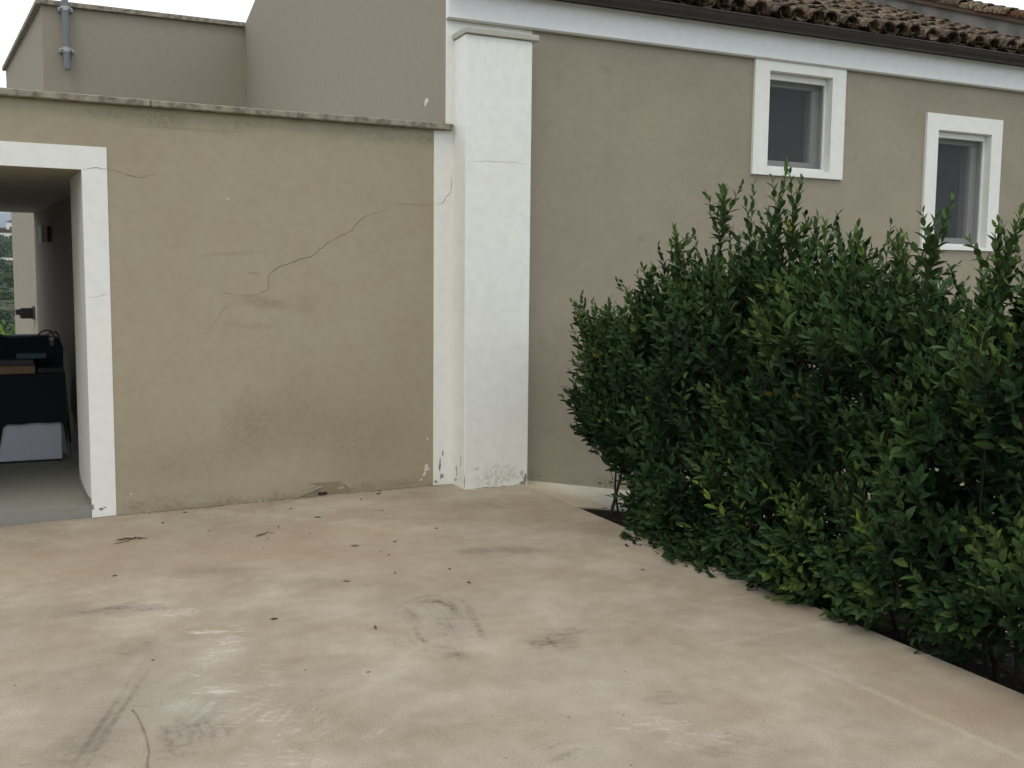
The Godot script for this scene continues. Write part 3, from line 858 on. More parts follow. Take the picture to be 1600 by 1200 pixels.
	var shades := [Color(0.20, 0.18, 0.16), Color(0.31, 0.285, 0.25), Color(0.17, 0.16, 0.15), Color(0.23, 0.19, 0.16), Color(0.27, 0.255, 0.235)]
	var tm := []
	for i in shades.size():
		tm.append(mat("old_tile_%d" % i, shades[i], 0.95, T.clay, 0.55 + 0.07 * i, T.fine, 0.6))
	var meshes := []
	for i in shades.size():
		var m1 := tile_mesh(0.43, 0.088, 0.066, 0.016)
		m1.surface_set_material(0, tm[i])
		meshes.append(m1)
	var rest: Array[Transform3D] = []
	var pans: Array[Transform3D] = []
	var up := Vector3(0, sin(PITCH), -cos(PITCH))
	var nrm := Vector3(0, cos(PITCH), sin(PITCH))
	var origin := Vector3(0, 3.855, -7.105)
	for j in 33:
		for k in 13:
			var x := 2.95 + 0.2 * j + rng.randf_range(-0.022, 0.022)
			var sl := 0.33 * k + rng.randf_range(-0.045, 0.045) - (rng.randf() * 0.04 if k == 0 else 0.0)
			var bs := Basis(Vector3(1, 0, 0), PITCH - 0.045 + rng.randf_range(-0.03, 0.03)) * Basis(Vector3(0, 1, 0), rng.randf_range(-0.09, 0.09)) * Basis(Vector3(0, 0, 1), rng.randf_range(-0.2, 0.2))
			var tf := Transform3D(bs, origin + Vector3(x, 0, 0) + up * sl + nrm * (0.014 + rng.randf_range(-0.006, 0.008)))
			if x > 9.42:
				continue
			if x > 4.55 and k < 12:
				var o := MeshInstance3D.new()
				o.name = "roof_tile"
				o.mesh = meshes[rng.randi() % meshes.size()]
				roof.add_child(o, true)
				o.transform = Transform3D(tf.basis, tf.origin)
			else:
				rest.append(tf)
			var pb := Basis(Vector3(1, 0, 0), PITCH - 0.04) * Basis(Vector3(0, 0, 1), PI + rng.randf_range(-0.06, 0.06))
			pans.append(Transform3D(pb, origin + Vector3(x + 0.1, 0, 0) + up * (sl + (0.07 if k == 0 else 0.0)) + nrm * 0.034))
	copies("hidden_tiles", rest, meshes[0], roof)
	copies("pan_tiles", pans, meshes[1], roof)
	# mortar bedding between the eave tiles, a little uneven
	for j in 24:
		if rng.randf() < 0.4:
			var c := Vector3(4.65 + 0.2 * j, 3.862, -7.145 + rng.randf_range(-0.02, 0.01))
			mb = Mb.new().box(c - Vector3(0.05, 0.022, 0.05), c + Vector3(0.045, 0.02 + rng.randf() * 0.015, 0.03), 0.014, Transform3D())
			part("mortar", mb, M.roof_mortar, roof)


func copies(called: String, list: Array[Transform3D], m: Mesh, parent: Node3D, cols := []) -> MultiMeshInstance3D:
	var mm := MultiMesh.new()
	mm.transform_format = MultiMesh.TRANSFORM_3D
	mm.use_colors = cols.size() > 0
	mm.mesh = m
	mm.instance_count = list.size()
	for i in list.size():
		mm.set_instance_transform(i, list[i])
		if cols:
			mm.set_instance_color(i, cols[i])
	var o := MultiMeshInstance3D.new()
	o.name = called
	o.multimesh = mm
	parent.add_child(o, true)
	o.set_meta("kind", "stuff")
	var at := Vector3()
	var p: Node = parent
	while p is Node3D and p != self:
		at += p.position
		p = p.get_parent()
	o.position = -at
	return o


func tile_mesh(length: float, r0: float, r1: float, th: float) -> ArrayMesh:
	var mb := Mb.new()
	var seg := 8
	for i in seg:
		var a := PI * i / seg
		var e := PI * (i + 1) / seg
		var na := Vector3(cos(a), sin(a), 0)
		var ne := Vector3(cos(e), sin(e), 0)
		var f := Vector3(1, 0.86, 1)
		var z := Vector3(0, 0, -length)
		mb.quad4(na * r0 * f, ne * r0 * f, ne * r1 * f + z, na * r1 * f + z, na, ne, ne, na)
		mb.quad4(na * (r0 - th) * f, ne * (r0 - th) * f, ne * (r1 - th) * f + z, na * (r1 - th) * f + z, -na, -ne, -ne, -na)
		mb.quad(na * r0 * f, ne * r0 * f, ne * (r0 - th) * f, na * (r0 - th) * f, Vector3(0, 0, 1))
		mb.quad(na * r1 * f + z, ne * r1 * f + z, ne * (r1 - th) * f + z, na * (r1 - th) * f + z, Vector3(0, 0, -1))
	return mb.mesh()


func window(h: Node3D, x0: float, x1: float, y0: float, y1: float, ix0: float, ix1: float, iy0: float, iy1: float) -> void:
	var one := func(i: int, j: int) -> bool: return not (i == 1 and j == 1)
	var mb := Mb.new().cells([x0, ix0, ix1, x1], [y0, iy0, iy1, y1], one, ZW - 0.004, ZW + 0.028)
	# plastered reveals
	var d := ZW - 0.335
	for s in [[Vector3(ix0 + 0.001, iy0, 0), Vector3(ix0 + 0.001, iy1, 0), Vector3(1, 0, 0)], [Vector3(ix1 - 0.001, iy0, 0), Vector3(ix1 - 0.001, iy1, 0), Vector3(-1, 0, 0)], [Vector3(ix0, iy1 - 0.001, 0), Vector3(ix1, iy1 - 0.001, 0), Vector3(0, -1, 0)], [Vector3(ix0, iy0 + 0.001, 0), Vector3(ix1, iy0 + 0.001, 0), Vector3(0, 1, 0)]]:
		var a: Vector3 = s[0]
		var b: Vector3 = s[1]
		mb.quad(a + Vector3(0, 0, ZW + 0.02), b + Vector3(0, 0, ZW + 0.02), b + Vector3(0, 0, d), a + Vector3(0, 0, d), s[2])
	var w := part("window", mb, M.white_paint, h)
	# outer frame of the insect screen
	var fz := ZW - 0.045
	var t := 0.042
	mb = Mb.new()
	mb.box(Vector3(ix0 + 0.002, iy1 - t - 0.016, fz - 0.04), Vector3(ix1 - 0.002, iy1 - 0.004, fz), 0.004)
	mb.box(Vector3(ix0 + 0.002, iy0 + 0.002, fz - 0.04), Vector3(ix1 - 0.002, iy0 + 0.032, fz + 0.012), 0.004)
	mb.box(Vector3(ix0 + 0.002, iy0 + 0.033, fz - 0.04), Vector3(ix0 + 0.024, iy1 - t - 0.017, fz), 0.003)
	mb.box(Vector3(ix1 - 0.026, iy0 + 0.033, fz - 0.04), Vector3(ix1 - 0.002, iy1 - t - 0.017, fz), 0.003)
	part("frame", mb, M.window_white, w)
	mb = Mb.new()
	var sz := fz - 0.02
	mb.quad(Vector3(ix0 + 0.02, iy0 + 0.03, sz), Vector3(ix1 - 0.02, iy0 + 0.03, sz), Vector3(ix1 - 0.02, iy1 - 0.05, sz), Vector3(ix0 + 0.02, iy1 - 0.05, sz), Vector3(0, 0, 1))
	part("insect_screen", mb, M.insect_screen, w)
	# sash and pane behind the screen
	var bz := ZW - 0.13
	mb = Mb.new()
	var s2 := 0.095
	mb.box(Vector3(ix0 + 0.002, iy1 - s2, bz - 0.06), Vector3(ix1 - 0.002, iy1 - 0.003, bz), 0.006)
	mb.box(Vector3(ix0 + 0.002, iy0 + 0.003, bz - 0.06), Vector3(ix1 - 0.002, iy0 + s2, bz), 0.006)
	mb.box(Vector3(ix0 + 0.002, iy0 + s2 + 0.001, bz - 0.06), Vector3(ix0 + s2, iy1 - s2 - 0.001, bz), 0.006)
	mb.box(Vector3(ix1 - s2, iy0 + s2 + 0.001, bz - 0.06), Vector3(ix1 - 0.002, iy1 - s2 - 0.001, bz), 0.006)
	part("sash", mb, M.sash_white, w)
	mb = Mb.new()
	mb.quad(Vector3(ix0 + s2 - 0.01, iy0 + s2 - 0.01, bz - 0.03), Vector3(ix1 - s2 + 0.01, iy0 + s2 - 0.01, bz - 0.03), Vector3(ix1 - s2 + 0.01, iy1 - s2 + 0.01, bz - 0.03), Vector3(ix0 + s2 - 0.01, iy1 - s2 + 0.01, bz - 0.03), Vector3(0, 0, 1))
	part("glass_pane", mb, M.glass, w)


# ---------------------------------------------------------------- higher house behind the roof
func neighbour() -> void:
	var h := thing("neighbour_house", Vector3(9.5, 0, -9), "grey plastered gable of a higher house rising behind the tiled roof", "building")
	var mb := Mb.new()
	var z0 := -7.0
	var y0 := 4.06
	var k := 0.384
	mb.prism(PackedVector2Array([V(z0, -2.0), V(z0, y0), V(-11.6, y0 + 4.6 * k), V(-16, y0 + 4.6 * k - 1.6), V(-16, -2.0)]), Vector3(9.5, 0, 0), Vector3(0, 0, 1), Vector3(0, 1, 0), Vector3(1, 0, 0), 0.0, 5.0)
	part("wall", mb, M.grey_plaster, h)
	var ang := atan(k)
	var up := Vector3(0, sin(ang), -cos(ang))
	var nr := Vector3(0, cos(ang), sin(ang))
	mb = Mb.new()
	mb.prism(PackedVector2Array([V(z0 + 0.15, y0 - 0.06), V(z0 + 0.15, y0 - 0.005), V(-11.6, y0 + 4.6 * k + 0.055), V(-11.6, y0 + 4.6 * k + 0.002)]), Vector3(9.44, 0, 0), Vector3(0, 0, 1), Vector3(0, 1, 0), Vector3(1, 0, 0), 0.0, 5.06)
	var roof := part("roof", mb, M.roof_brown, h)
	var meshes := []
	for i in 4:
		var m1 := tile_mesh(0.45, 0.095, 0.07, 0.018)
		m1.surface_set_material(0, M["old_tile_%d" % i] if i < 3 else M.terracotta)
		meshes.append(m1)
	for col in 3:
		for row in 13:
			var o := MeshInstance3D.new()
			o.name = "roof_tile"
			o.mesh = meshes[(row * 3 + col * 2 + rng.randi() % 2) % 4]
			roof.add_child(o, true)
			var b := Basis(Vector3(1, 0, 0), ang - 0.05 + rng.randf_range(-0.02, 0.02)) * Basis(Vector3(0, 1, 0), rng.randf_range(-0.04, 0.04))
			var at := Vector3(9.50 + 0.215 * col + rng.randf_range(-0.01, 0.01), y0 + 0.045, z0 + 0.12) + up * (0.35 * row + rng.randf_range(-0.02, 0.02)) + nr * -0.03
			o.transform = Transform3D(b, at)


# ---------------------------------------------------------------- block set back behind the terrace
func terrace_block() -> void:
	var h := thing("terrace_block", Vector3(1.5, 0, -15.3), "plain beige block set back above the passage wall, with a weathered coping", "building")
	var back := Vector3(0.17 - 0.1085 * 5.0, 0, -20.3)
	var mb := Mb.new()
	mb.prism(PackedVector2Array([V(0.17, -15.302), V(3.1, -15.302), V(3.1, -20.3), V(back.x, -20.3)]), Vector3.ZERO, Vector3(1, 0, 0), Vector3(0, 0, 1), Vector3(0, 1, 0), -0.3, 5.20)
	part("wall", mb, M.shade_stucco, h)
	mb = Mb.new()
	mb.prism(PackedVector2Array([V(0.11, -15.24), V(2.828, -15.24), V(2.828, -15.6), V(0.45, -15.6), V(back.x + 0.26, -20.35), V(back.x - 0.06, -20.35)]), Vector3.ZERO, Vector3(1, 0, 0), Vector3(0, 0, 1), Vector3(0, 1, 0), 5.203, 5.262)
	part("coping", mb, M.coping_stone, h)
	# shallow niche low on the side wall
	var dir := Vector3(-0.1085, 0, -1).normalized()
	var out := Vector3(-1, 0, 0.1085).normalized()
	mb = Mb.new()
	mb.prism(PackedVector2Array([V(0.2, -0.05), V(2.35, -0.05), V(2.35, 1.27), V(0.2, 1.27)]), Vector3(0.17, 0, -15.3), dir, Vector3(0, 1, 0), out, -0.05, 0.012)
	part("side_panel", mb, M.shade_stucco, h)
	var m := thing("wall_spotlight", Vector3(0.17, 1.05, -15.3) + dir * 2.0, "small black spotlight fixed to the far wall beyond the passage", "light")
	var c := Vector3(0.17, 1.06, -15.3) + dir * 1.9 + out * 0.012
	mb = Mb.new()
	var tf := Transform3D(Basis(out, Vector3(0, 1, 0), out.cross(Vector3(0, 1, 0))), c)
	mb.box(Vector3(0, -0.1, -0.1), Vector3(0.03, 0.1, 0.1), 0.004, tf)
	part("mount", mb, M.dark_grey, m)
	mb = Mb.new()
	mb.box(Vector3(0.03, -0.085, -0.085), Vector3(0.2, 0.075, 0.085), 0.012, tf)
	mb.box(Vector3(0.19, -0.03, -0.07), Vector3(0.26, 0.055, 0.07), 0.01, tf)
	part("lamp_head", mb, M.black_plastic, m)
	# pipe clamped to the front of the block
	var pole := thing("metal_pipe", Vector3(0.46, 4.37, -15.2), "grey metal pipe clamped upright to the set-back beige block", "pipe")
	part("tube", Mb.new().tube(PackedVector3Array([Vector3(0.462, 4.37, -15.18), Vector3(0.455, 5.2, -15.18), Vector3(0.45, 7.4, -15.17)]), 0.045, 0.045, 14), M.pipe_grey, pole)
	for y in [4.62, 5.155]:
		mb = Mb.new()
		mb.tube(PackedVector3Array([Vector3(0.46, y - 0.03, -15.18), Vector3(0.46, y + 0.03, -15.18)]), 0.051, 0.051, 14)
		mb.box(Vector3(0.37, y - 0.025, -15.3), Vector3(0.55, y + 0.025, -15.225), 0.004)
		mb.tube(PackedVector3Array([Vector3(0.40, y, -15.23), Vector3(0.40, y, -15.12)]), 0.012, 0.012, 6)
		mb.tube(PackedVector3Array([Vector3(0.52, y, -15.23), Vector3(0.52, y, -15.12)]), 0.012, 0.012, 6)
		part("clamp", mb, M.clamp_zinc, pole)


# ---------------------------------------------------------------- hills seen through the passage
func land(x: float, z: float, f: FastNoiseLite) -> float:
	var r := Vector2(x, z).length()
	var y := -1.3 - 0.05 * minf(maxf(r - 14.0, 0.0), 60.0)
	y += smoothstep(80.0, 720.0, r) * 33.0
	y += f.get_noise_2d(x, z) * 2.5 * smoothstep(40.0, 300.0, r)
	y += smoothstep(2200.0, 6500.0, r) * (330.0 + 120.0 * f.get_noise_2d(x * 0.06, z * 0.06))
	return y


func landscape() -> void:
	var f := FastNoiseLite.new()
	f.seed = 8; f.frequency = 0.009; f.fractal_octaves = 4
	var mb := Mb.new()
	var rs := [0.0, 14.0, 30.0, 55.0, 90.0, 140.0, 200.0, 270.0, 350.0, 440.0, 540.0, 640.0, 760.0, 1100.0, 2000.0, 3200.0, 4500.0, 5600.0, 6600.0, 8500.0]
	var n := 120
	var at := func(r: float, k: int) -> Vector3:
		var a := TAU * k / n
		var x := r * sin(a)
		var z := -r * cos(a)
		return Vector3(x, land(x, z, f) if r > 0.0 else -1.3, z)
	for i in rs.size() - 1:
		for k in n:
			var a: Vector3 = at.call(rs[i], k)
			var b: Vector3 = at.call(rs[i + 1], k)
			var c: Vector3 = at.call(rs[i + 1], k + 1)
			var d: Vector3 = at.call(rs[i], k + 1)
			var nn := (b - a).cross(c - a).normalized()
			nn = nn if nn.y > 0 else -nn
			mb.tri(a, b, c, nn)
			if i > 0:
				mb.tri(a, c, d, nn)
	struct("hills", mb, M.hill_grass)
	# woodland on the slope: one mass of small crowns
	var crown := Mb.new()
	for i in 150:
		var q := Vector3(rng.randfn(), rng.randfn(), rng.randfn()).normalized() * pow(rng.randf(), 0.3)
		q = Vector3(q.x * 0.5, 0.45 + q.y * 0.42, q.z * 0.5)
		var u := Vector3(rng.randfn(), rng.randfn(), rng.randfn()).normalized()
		var w := u.cross(Vector3(rng.randfn(), rng.randfn(), rng.randfn())).normalized()
		var s := rng.randf_range(0.07, 0.14)
		crown.tri(q + u * s, q - u * s * 0.6 + w * s, q - u * s * 0.6 - w * s, u.cross(w))
	var cm := crown.mesh()
	cm.surface_set_material(0, M.leaf)
	var list: Array[Transform3D] = []
	var cols := []
	for i in 5600:
		var a := deg_to_rad(rng.randf_range(-9.0, 6.0))
		var r := lerpf(190.0, 740.0, pow(rng.randf(), 0.8)) if i < 4200 else lerpf(70.0, 200.0, rng.randf())
		var x := r * sin(a)
		var z := -r * cos(a)
		var s := rng.randf_range(1.8, 4.6) * lerpf(0.36, 1.0, smoothstep(120.0, 420.0, r))
		list.append(Transform3D(Basis(Vector3.UP, rng.randf() * TAU).scaled(Vector3(s, s * rng.randf_range(0.7, 1.0), s)), Vector3(x, land(x, z, f) - 0.3, z)))
		var g := rng.randf()
		cols.append(Color(0.025, 0.05, 0.02).lerp(Color(0.085, 0.13, 0.045), g * g))
	var wood := copies("woodland", list, cm, self, cols)
	tag(wood, "dark wooded hillside seen far off through the passage", "woodland")
	# pale houses on the hill
	for s in [[-0.0150, 590.0, 9.0, 5.5, "white house near the crest of the far hill"], [-0.0262, 480.0, 13.0, 3.6, "long low white house on the far hill, left of the other"], [-0.0205, 330.0, 8.0, 1.2, "thin pale terrace wall halfway down the far hillside"]]:
		var x: float = s[0] * s[1]
		var z: float = -s[1]
		var y: float = land(x, z, f)
		var is_wall: bool = s[3] < 2.0
		var y_want: float = 1.55 + s[1] * (0.0385 if s[1] > 550 else (0.0335 if s[1] > 400 else 0.0108))
		y = maxf(y, y_want)
		var o := thing("far_wall" if is_wall else "far_house", Vector3(x, y, z), s[4], "wall" if is_wall else "house")
		mb = Mb.new().box(Vector3(x - s[2] * 0.5, y - 8, z - 6), Vector3(x + s[2] * 0.5, y + s[3], z), 0.05)
		part("wall", mb, M.white_paint, o)
		if is_wall:
			continue
		mb = Mb.new().prism(PackedVector2Array([V(-s[2] * 0.55, s[3]), V(s[2] * 0.55, s[3]), V(0, s[3] + 1.6)]), Vector3(x, y, z - 6.3), Vector3(1, 0, 0), Vector3(0, 1, 0), Vector3(0, 0, 1), 0.0, 6.6)
		part("roof", mb, M.terracotta, o)
		for k in 3:
			var wx: float = x + (k - 1) * s[2] * 0.28
			part("window", Mb.new().box(Vector3(wx - 0.5, y + s[3] * 0.35, z - 0.2), Vector3(wx + 0.5, y + s[3] * 0.35 + 1.3, z + 0.03), 0.0), M.dark_grey, o)
	# the bright shrub just beyond the courtyard
	var b := thing("garden_bush", Vector3(-0.62, -1.7, -26), "bright green leafy bush below the far wall, seen through the passage", "bush")
	var stems := Mb.new()
	for i in 5:
		stems.tube(PackedVector3Array([Vector3(-0.62, -1.8, -26), Vector3(-0.62 + rng.randf_range(-0.3, 0.3), -0.9, -26 + rng.randf_range(-0.3, 0.3)), Vector3(-0.62 + rng.randf_range(-0.7, 0.7), 0.2, -26 + rng.randf_range(-0.6, 0.6))]), 0.03, 0.012, 5)
	part("stem", stems, M.stem_bark, b)
	var ll: Array[Transform3D] = []
	var lc := []
	for i in 900:
		var q := Vector3(rng.randfn(), rng.randfn(), rng.randfn()).normalized() * pow(rng.randf(), 0.4)
		var up := (q + Vector3(0, 0.6, 0) + Vector3(rng.randfn(), rng.randfn(), rng.randfn()) * 0.4).normalized()
		ll.append(Transform3D(leaf_basis(up, Vector3(rng.randfn(), rng.randfn(), rng.randfn()), 0.16), Vector3(-0.62 + q.x * 1.1, -0.55 + q.y * 1.15, -26 + q.z * 1.0)))
		lc.append(Color(0.09, 0.15, 0.035).lerp(Color(0.24, 0.32, 0.07), rng.randf()))
	var lm := leaf_mesh(0.4, 0.1, Color.WHITE)
	copies("foliage", ll, lm, b, lc)


# ---------------------------------------------------------------- things in the passage
func passage_things() -> void:
	var l := thing("wall_lamp", Vector3(0.126, 2.0, -11.0), "square grey wall lamp on the dark passage wall", "light")
	var dir := Vector3(-0.111, 0, -1).normalized()
	var out := Vector3(-1, 0, 0.111).normalized()
	var tf := Transform3D(Basis(dir, Vector3(0, 1, 0), out), Vector3(0.128, 2.0, -11.0) + out * 0.002)
	part("body", Mb.new().box(Vector3(-0.10, -0.075, 0.0), Vector3(0.10, 0.075, 0.03), 0.004, tf), M.dark_grey, l)
	part("lamp_shade", Mb.new().box(Vector3(-0.12, -0.085, 0.03), Vector3(0.12, 0.085, 0.085), 0.008, tf), M.lamp_white, l)
	# table with its black cloth
	var t := thing("covered_table", Vector3(-0.45, 0.045, -9.6), "table under a long black cloth in the passage", "table")
	part("tabletop", Mb.new().box(Vector3(-1.1, 0.75, -10.0), Vector3(0.17, 0.776, -9.26), 0.004), M.dark_grey, t)
	for q in [V(0.15, -9.3), V(0.15, -9.95), V(-1.05, -9.3), V(-1.05, -9.95)]:
		part("leg", Mb.new().tube(PackedVector3Array([Vector3(q.x + (0.06 if q.x > 0 else 0.0), 0.045, q.y), Vector3(q.x, 0.75, q.y)]), 0.014, 0.014, 8), M.steel_leg, t)
	var mb := Mb.new()
	# cloth: top sheet, front fall with folds, side fall with a pointed corner
	mb.quad(Vector3(-1.12, 0.781, -10.0), Vector3(0.19, 0.781, -10.0), Vector3(0.19, 0.781, -9.24), Vector3(-1.12, 0.781, -9.24), Vector3(0, 1, 0))
	var n := 44
	for s in n:
		for r in 6:
			var q := []
			for e in [[0, 0], [1, 0], [1, 1], [0, 1]]:
				var u := float(s + e[0]) / n
				var v := float(r + e[1]) / 6.0
				var x := lerpf(-1.12, 0.19, u)
				var bottom := 0.375 + 0.004 * sin(u * 9.0) - 0.20 * smoothstep(0.972, 1.0, u)
				bottom -= 0.2 * (1.0 - smoothstep(-0.33, -0.275, x))
				q.append(Vector3(x, lerpf(0.782, bottom, v), -9.238 + 0.018 * v * sin(x * 31.0) + 0.03 * v * v))
			mb.quad4(q[0], q[1], q[2], q[3], Vector3(0, 0, 1), Vector3(0, 0, 1), Vector3(0, 0, 1), Vector3(0, 0, 1))
	for s in 16:
		for r in 5:
			var q := []
			for e in [[0, 0], [1, 0], [1, 1], [0, 1]]:
				var u := float(s + e[0]) / 16.0
				var v := float(r + e[1]) / 5.0
				var bottom := 0.18 + 0.22 * u
				q.append(Vector3(0.19 + 0.02 * v + 0.015 * v * sin(u * 21.0), lerpf(0.782, bottom, v), lerpf(-9.238, -10.0, u)))
			mb.quad4(q[0], q[1], q[2], q[3], Vector3(1, 0, 0), Vector3(1, 0, 0), Vector3(1, 0, 0), Vector3(1, 0, 0))
	part("tablecloth", mb, M.black_cloth, t)
	# white box under it
	var w := thing("white_box", Vector3(-0.3, 0.045, -9.4), "plain white box standing on the floor under the black-clothed table", "box")
	part("body", Mb.new().box(Vector3(-0.75, 0.062, -9.7), Vector3(0.148, 0.385, -9.252), 0.006), M.box_white, w)
	part("base", Mb.new().box(Vector3(-0.73, 0.046, -9.68), Vector3(0.13, 0.061, -9.27), 0.002), M.black_plastic, w)
	# what lies on the table
	var o := tag(thing("brown_board", Vector3(-0.4, 0.782, -9.4), "thick brown wooden board lying at the front of the table", "board"), "thick brown wooden board lying at the front of the table", "board")
	part("plank", Mb.new().box(Vector3(-0.9, 0.784, -9.62), Vector3(-0.035, 0.848, -9.262), 0.004), M.board_brown, o)
	o = thing("dark_board", Vector3(-0.4, 0.85, -9.42), "dark grey slab stacked on the brown board on the table", "board")
	part("slab", Mb.new().box(Vector3(-0.9, 0.85, -9.64), Vector3(-0.045, 0.897, -9.285), 0.004), M.dark_grey, o)
	o = thing("blue_book", Vector3(-0.06, 0.9, -9.5), "blue book lying on the dark slab on the passage table", "book")
	part("cover", Mb.new().box(Vector3(-0.175, 0.899, -9.60), Vector3(0.05, 0.941, -9.40), 0.003), M.book_blue, o)
	part("pages", Mb.new().box(Vector3(-0.17, 0.904, -9.597), Vector3(0.053, 0.936, -9.41), 0.001), M.strap_grey, o)
	o = thing("flat_black_case", Vector3(0.1, 0.782, -9.4), "thin black folder lying beside the brown board on the table", "folder")
	part("cover", Mb.new().box(Vector3(-0.02, 0.784, -9.55), Vector3(0.185, 0.83, -9.27), 0.006), M.black_plastic, o)
	var c := thing("tool_bag", Vector3(-0.1, 0.782, -9.8), "bulky black bag with grey straps at the back of the table", "bag")
	mb = Mb.new()
	mb.prism(PackedVector2Array([V(-0.9, 0.784), V(0.185, 0.784), V(0.19, 0.97), V(0.165, 1.05), V(0.05, 1.075), V(-0.2, 1.055), V(-0.28, 1.075), V(-0.36, 1.11), V(-0.9, 1.11)]), Vector3(0, 0, -9.66), Vector3(1, 0, 0), Vector3(0, 1, 0), Vector3(0, 0, -1), 0.0, 0.3)
	part("body", mb, M.black_cloth, c)
	part("lid", Mb.new().box(Vector3(-0.24, 1.056, -9.94), Vector3(0.04, 1.079, -9.665), 0.004), M.dark_grey, c)
	part("handle", Mb.new().tube(PackedVector3Array([Vector3(-0.01, 1.075, -9.69), Vector3(0.02, 1.11, -9.72), Vector3(0.07, 1.12, -9.76), Vector3(0.10, 1.11, -9.82), Vector3(0.12, 1.07, -9.86)]), 0.008, 0.008, 6), M.strap_grey, c)
	part("handle", Mb.new().tube(PackedVector3Array([Vector3(0.04, 1.07, -9.68), Vector3(0.09, 1.10, -9.71), Vector3(0.14, 1.105, -9.76), Vector3(0.165, 1.06, -9.84)]), 0.008, 0.008, 6), M.strap_grey, c)
	part("strap", Mb.new().box(Vector3(0.085, 0.99, -9.665), Vector3(0.115, 1.072, -9.655), 0.002), M.strap_grey, c)
	part("buckle", Mb.new().box(Vector3(0.08, 1.04, -9.66), Vector3(0.12, 1.06, -9.648), 0.002), M.buckle, c)


# ---------------------------------------------------------------- hedge
func leaf_mesh(wide: float, curl: float, col: Color) -> ArrayMesh:
	var mb := Mb.new()
	mb.col = col
	var rows := [[0.0, 0.03], [0.22, 0.72], [0.5, 1.0], [0.78, 0.62], [1.0, 0.0]]
	var pts := []
	for r in rows:
		var y: float = r[0]
		var hw: float = r[1] * wide * 0.5
		var z := -curl * y * y
		pts.append([Vector3(-hw, y, z + hw * 0.35), Vector3(0, y, z), Vector3(hw, y, z + hw * 0.35)])
	for i in rows.size() - 1:
		var a: Array = pts[i]
		var b: Array = pts[i + 1]
		var nl := Vector3(0.33, curl * 2.0 * rows[i][0], 1).normalized()
		var nr := Vector3(-0.33, curl * 2.0 * rows[i][0], 1).normalized()
		mb.quad(a[0], a[1], b[1], b[0], nl)
		mb.quad(a[1], a[2], b[2], b[1], nr)
	var m := mb.mesh()
	m.surface_set_material(0, M.leaf)
	return m


# leaf with its tip along d, its upper face as near to n as it goes
func leaf_basis(d: Vector3, nn: Vector3, s: float) -> Basis:
	var y := d.normalized()
	var x := y.cross(nn)
	if x.length() < 0.01:
		x = y.cross(Vector3(0.3, 0.5, 0.8))
	x = x.normalized()
	return Basis(x * s, y * s, x.cross(y) * s)


func hedge_top(z: float) -> float:
	var k := [[-7.0, 0.9], [-6.5, 1.24], [-6.3, 1.36], [-6.04, 1.06], [-5.85, 1.46], [-5.5, 1.58], [-5.05, 1.60], [-4.6, 1.68], [-4.2, 1.58], [-3.7, 1.52], [-3.48, 1.32], [-3.28, 1.16], [-3.08, 1.54], [-2.6, 1.5], [-1.0, 1.5]]
	for i in k.size() - 1:
		if z <= k[i + 1][0]:
			return lerpf(k[i][1], k[i + 1][1], clampf((z - k[i][0]) / (k[i + 1][0] - k[i][0]), 0.0, 1.0))
	return 1.6


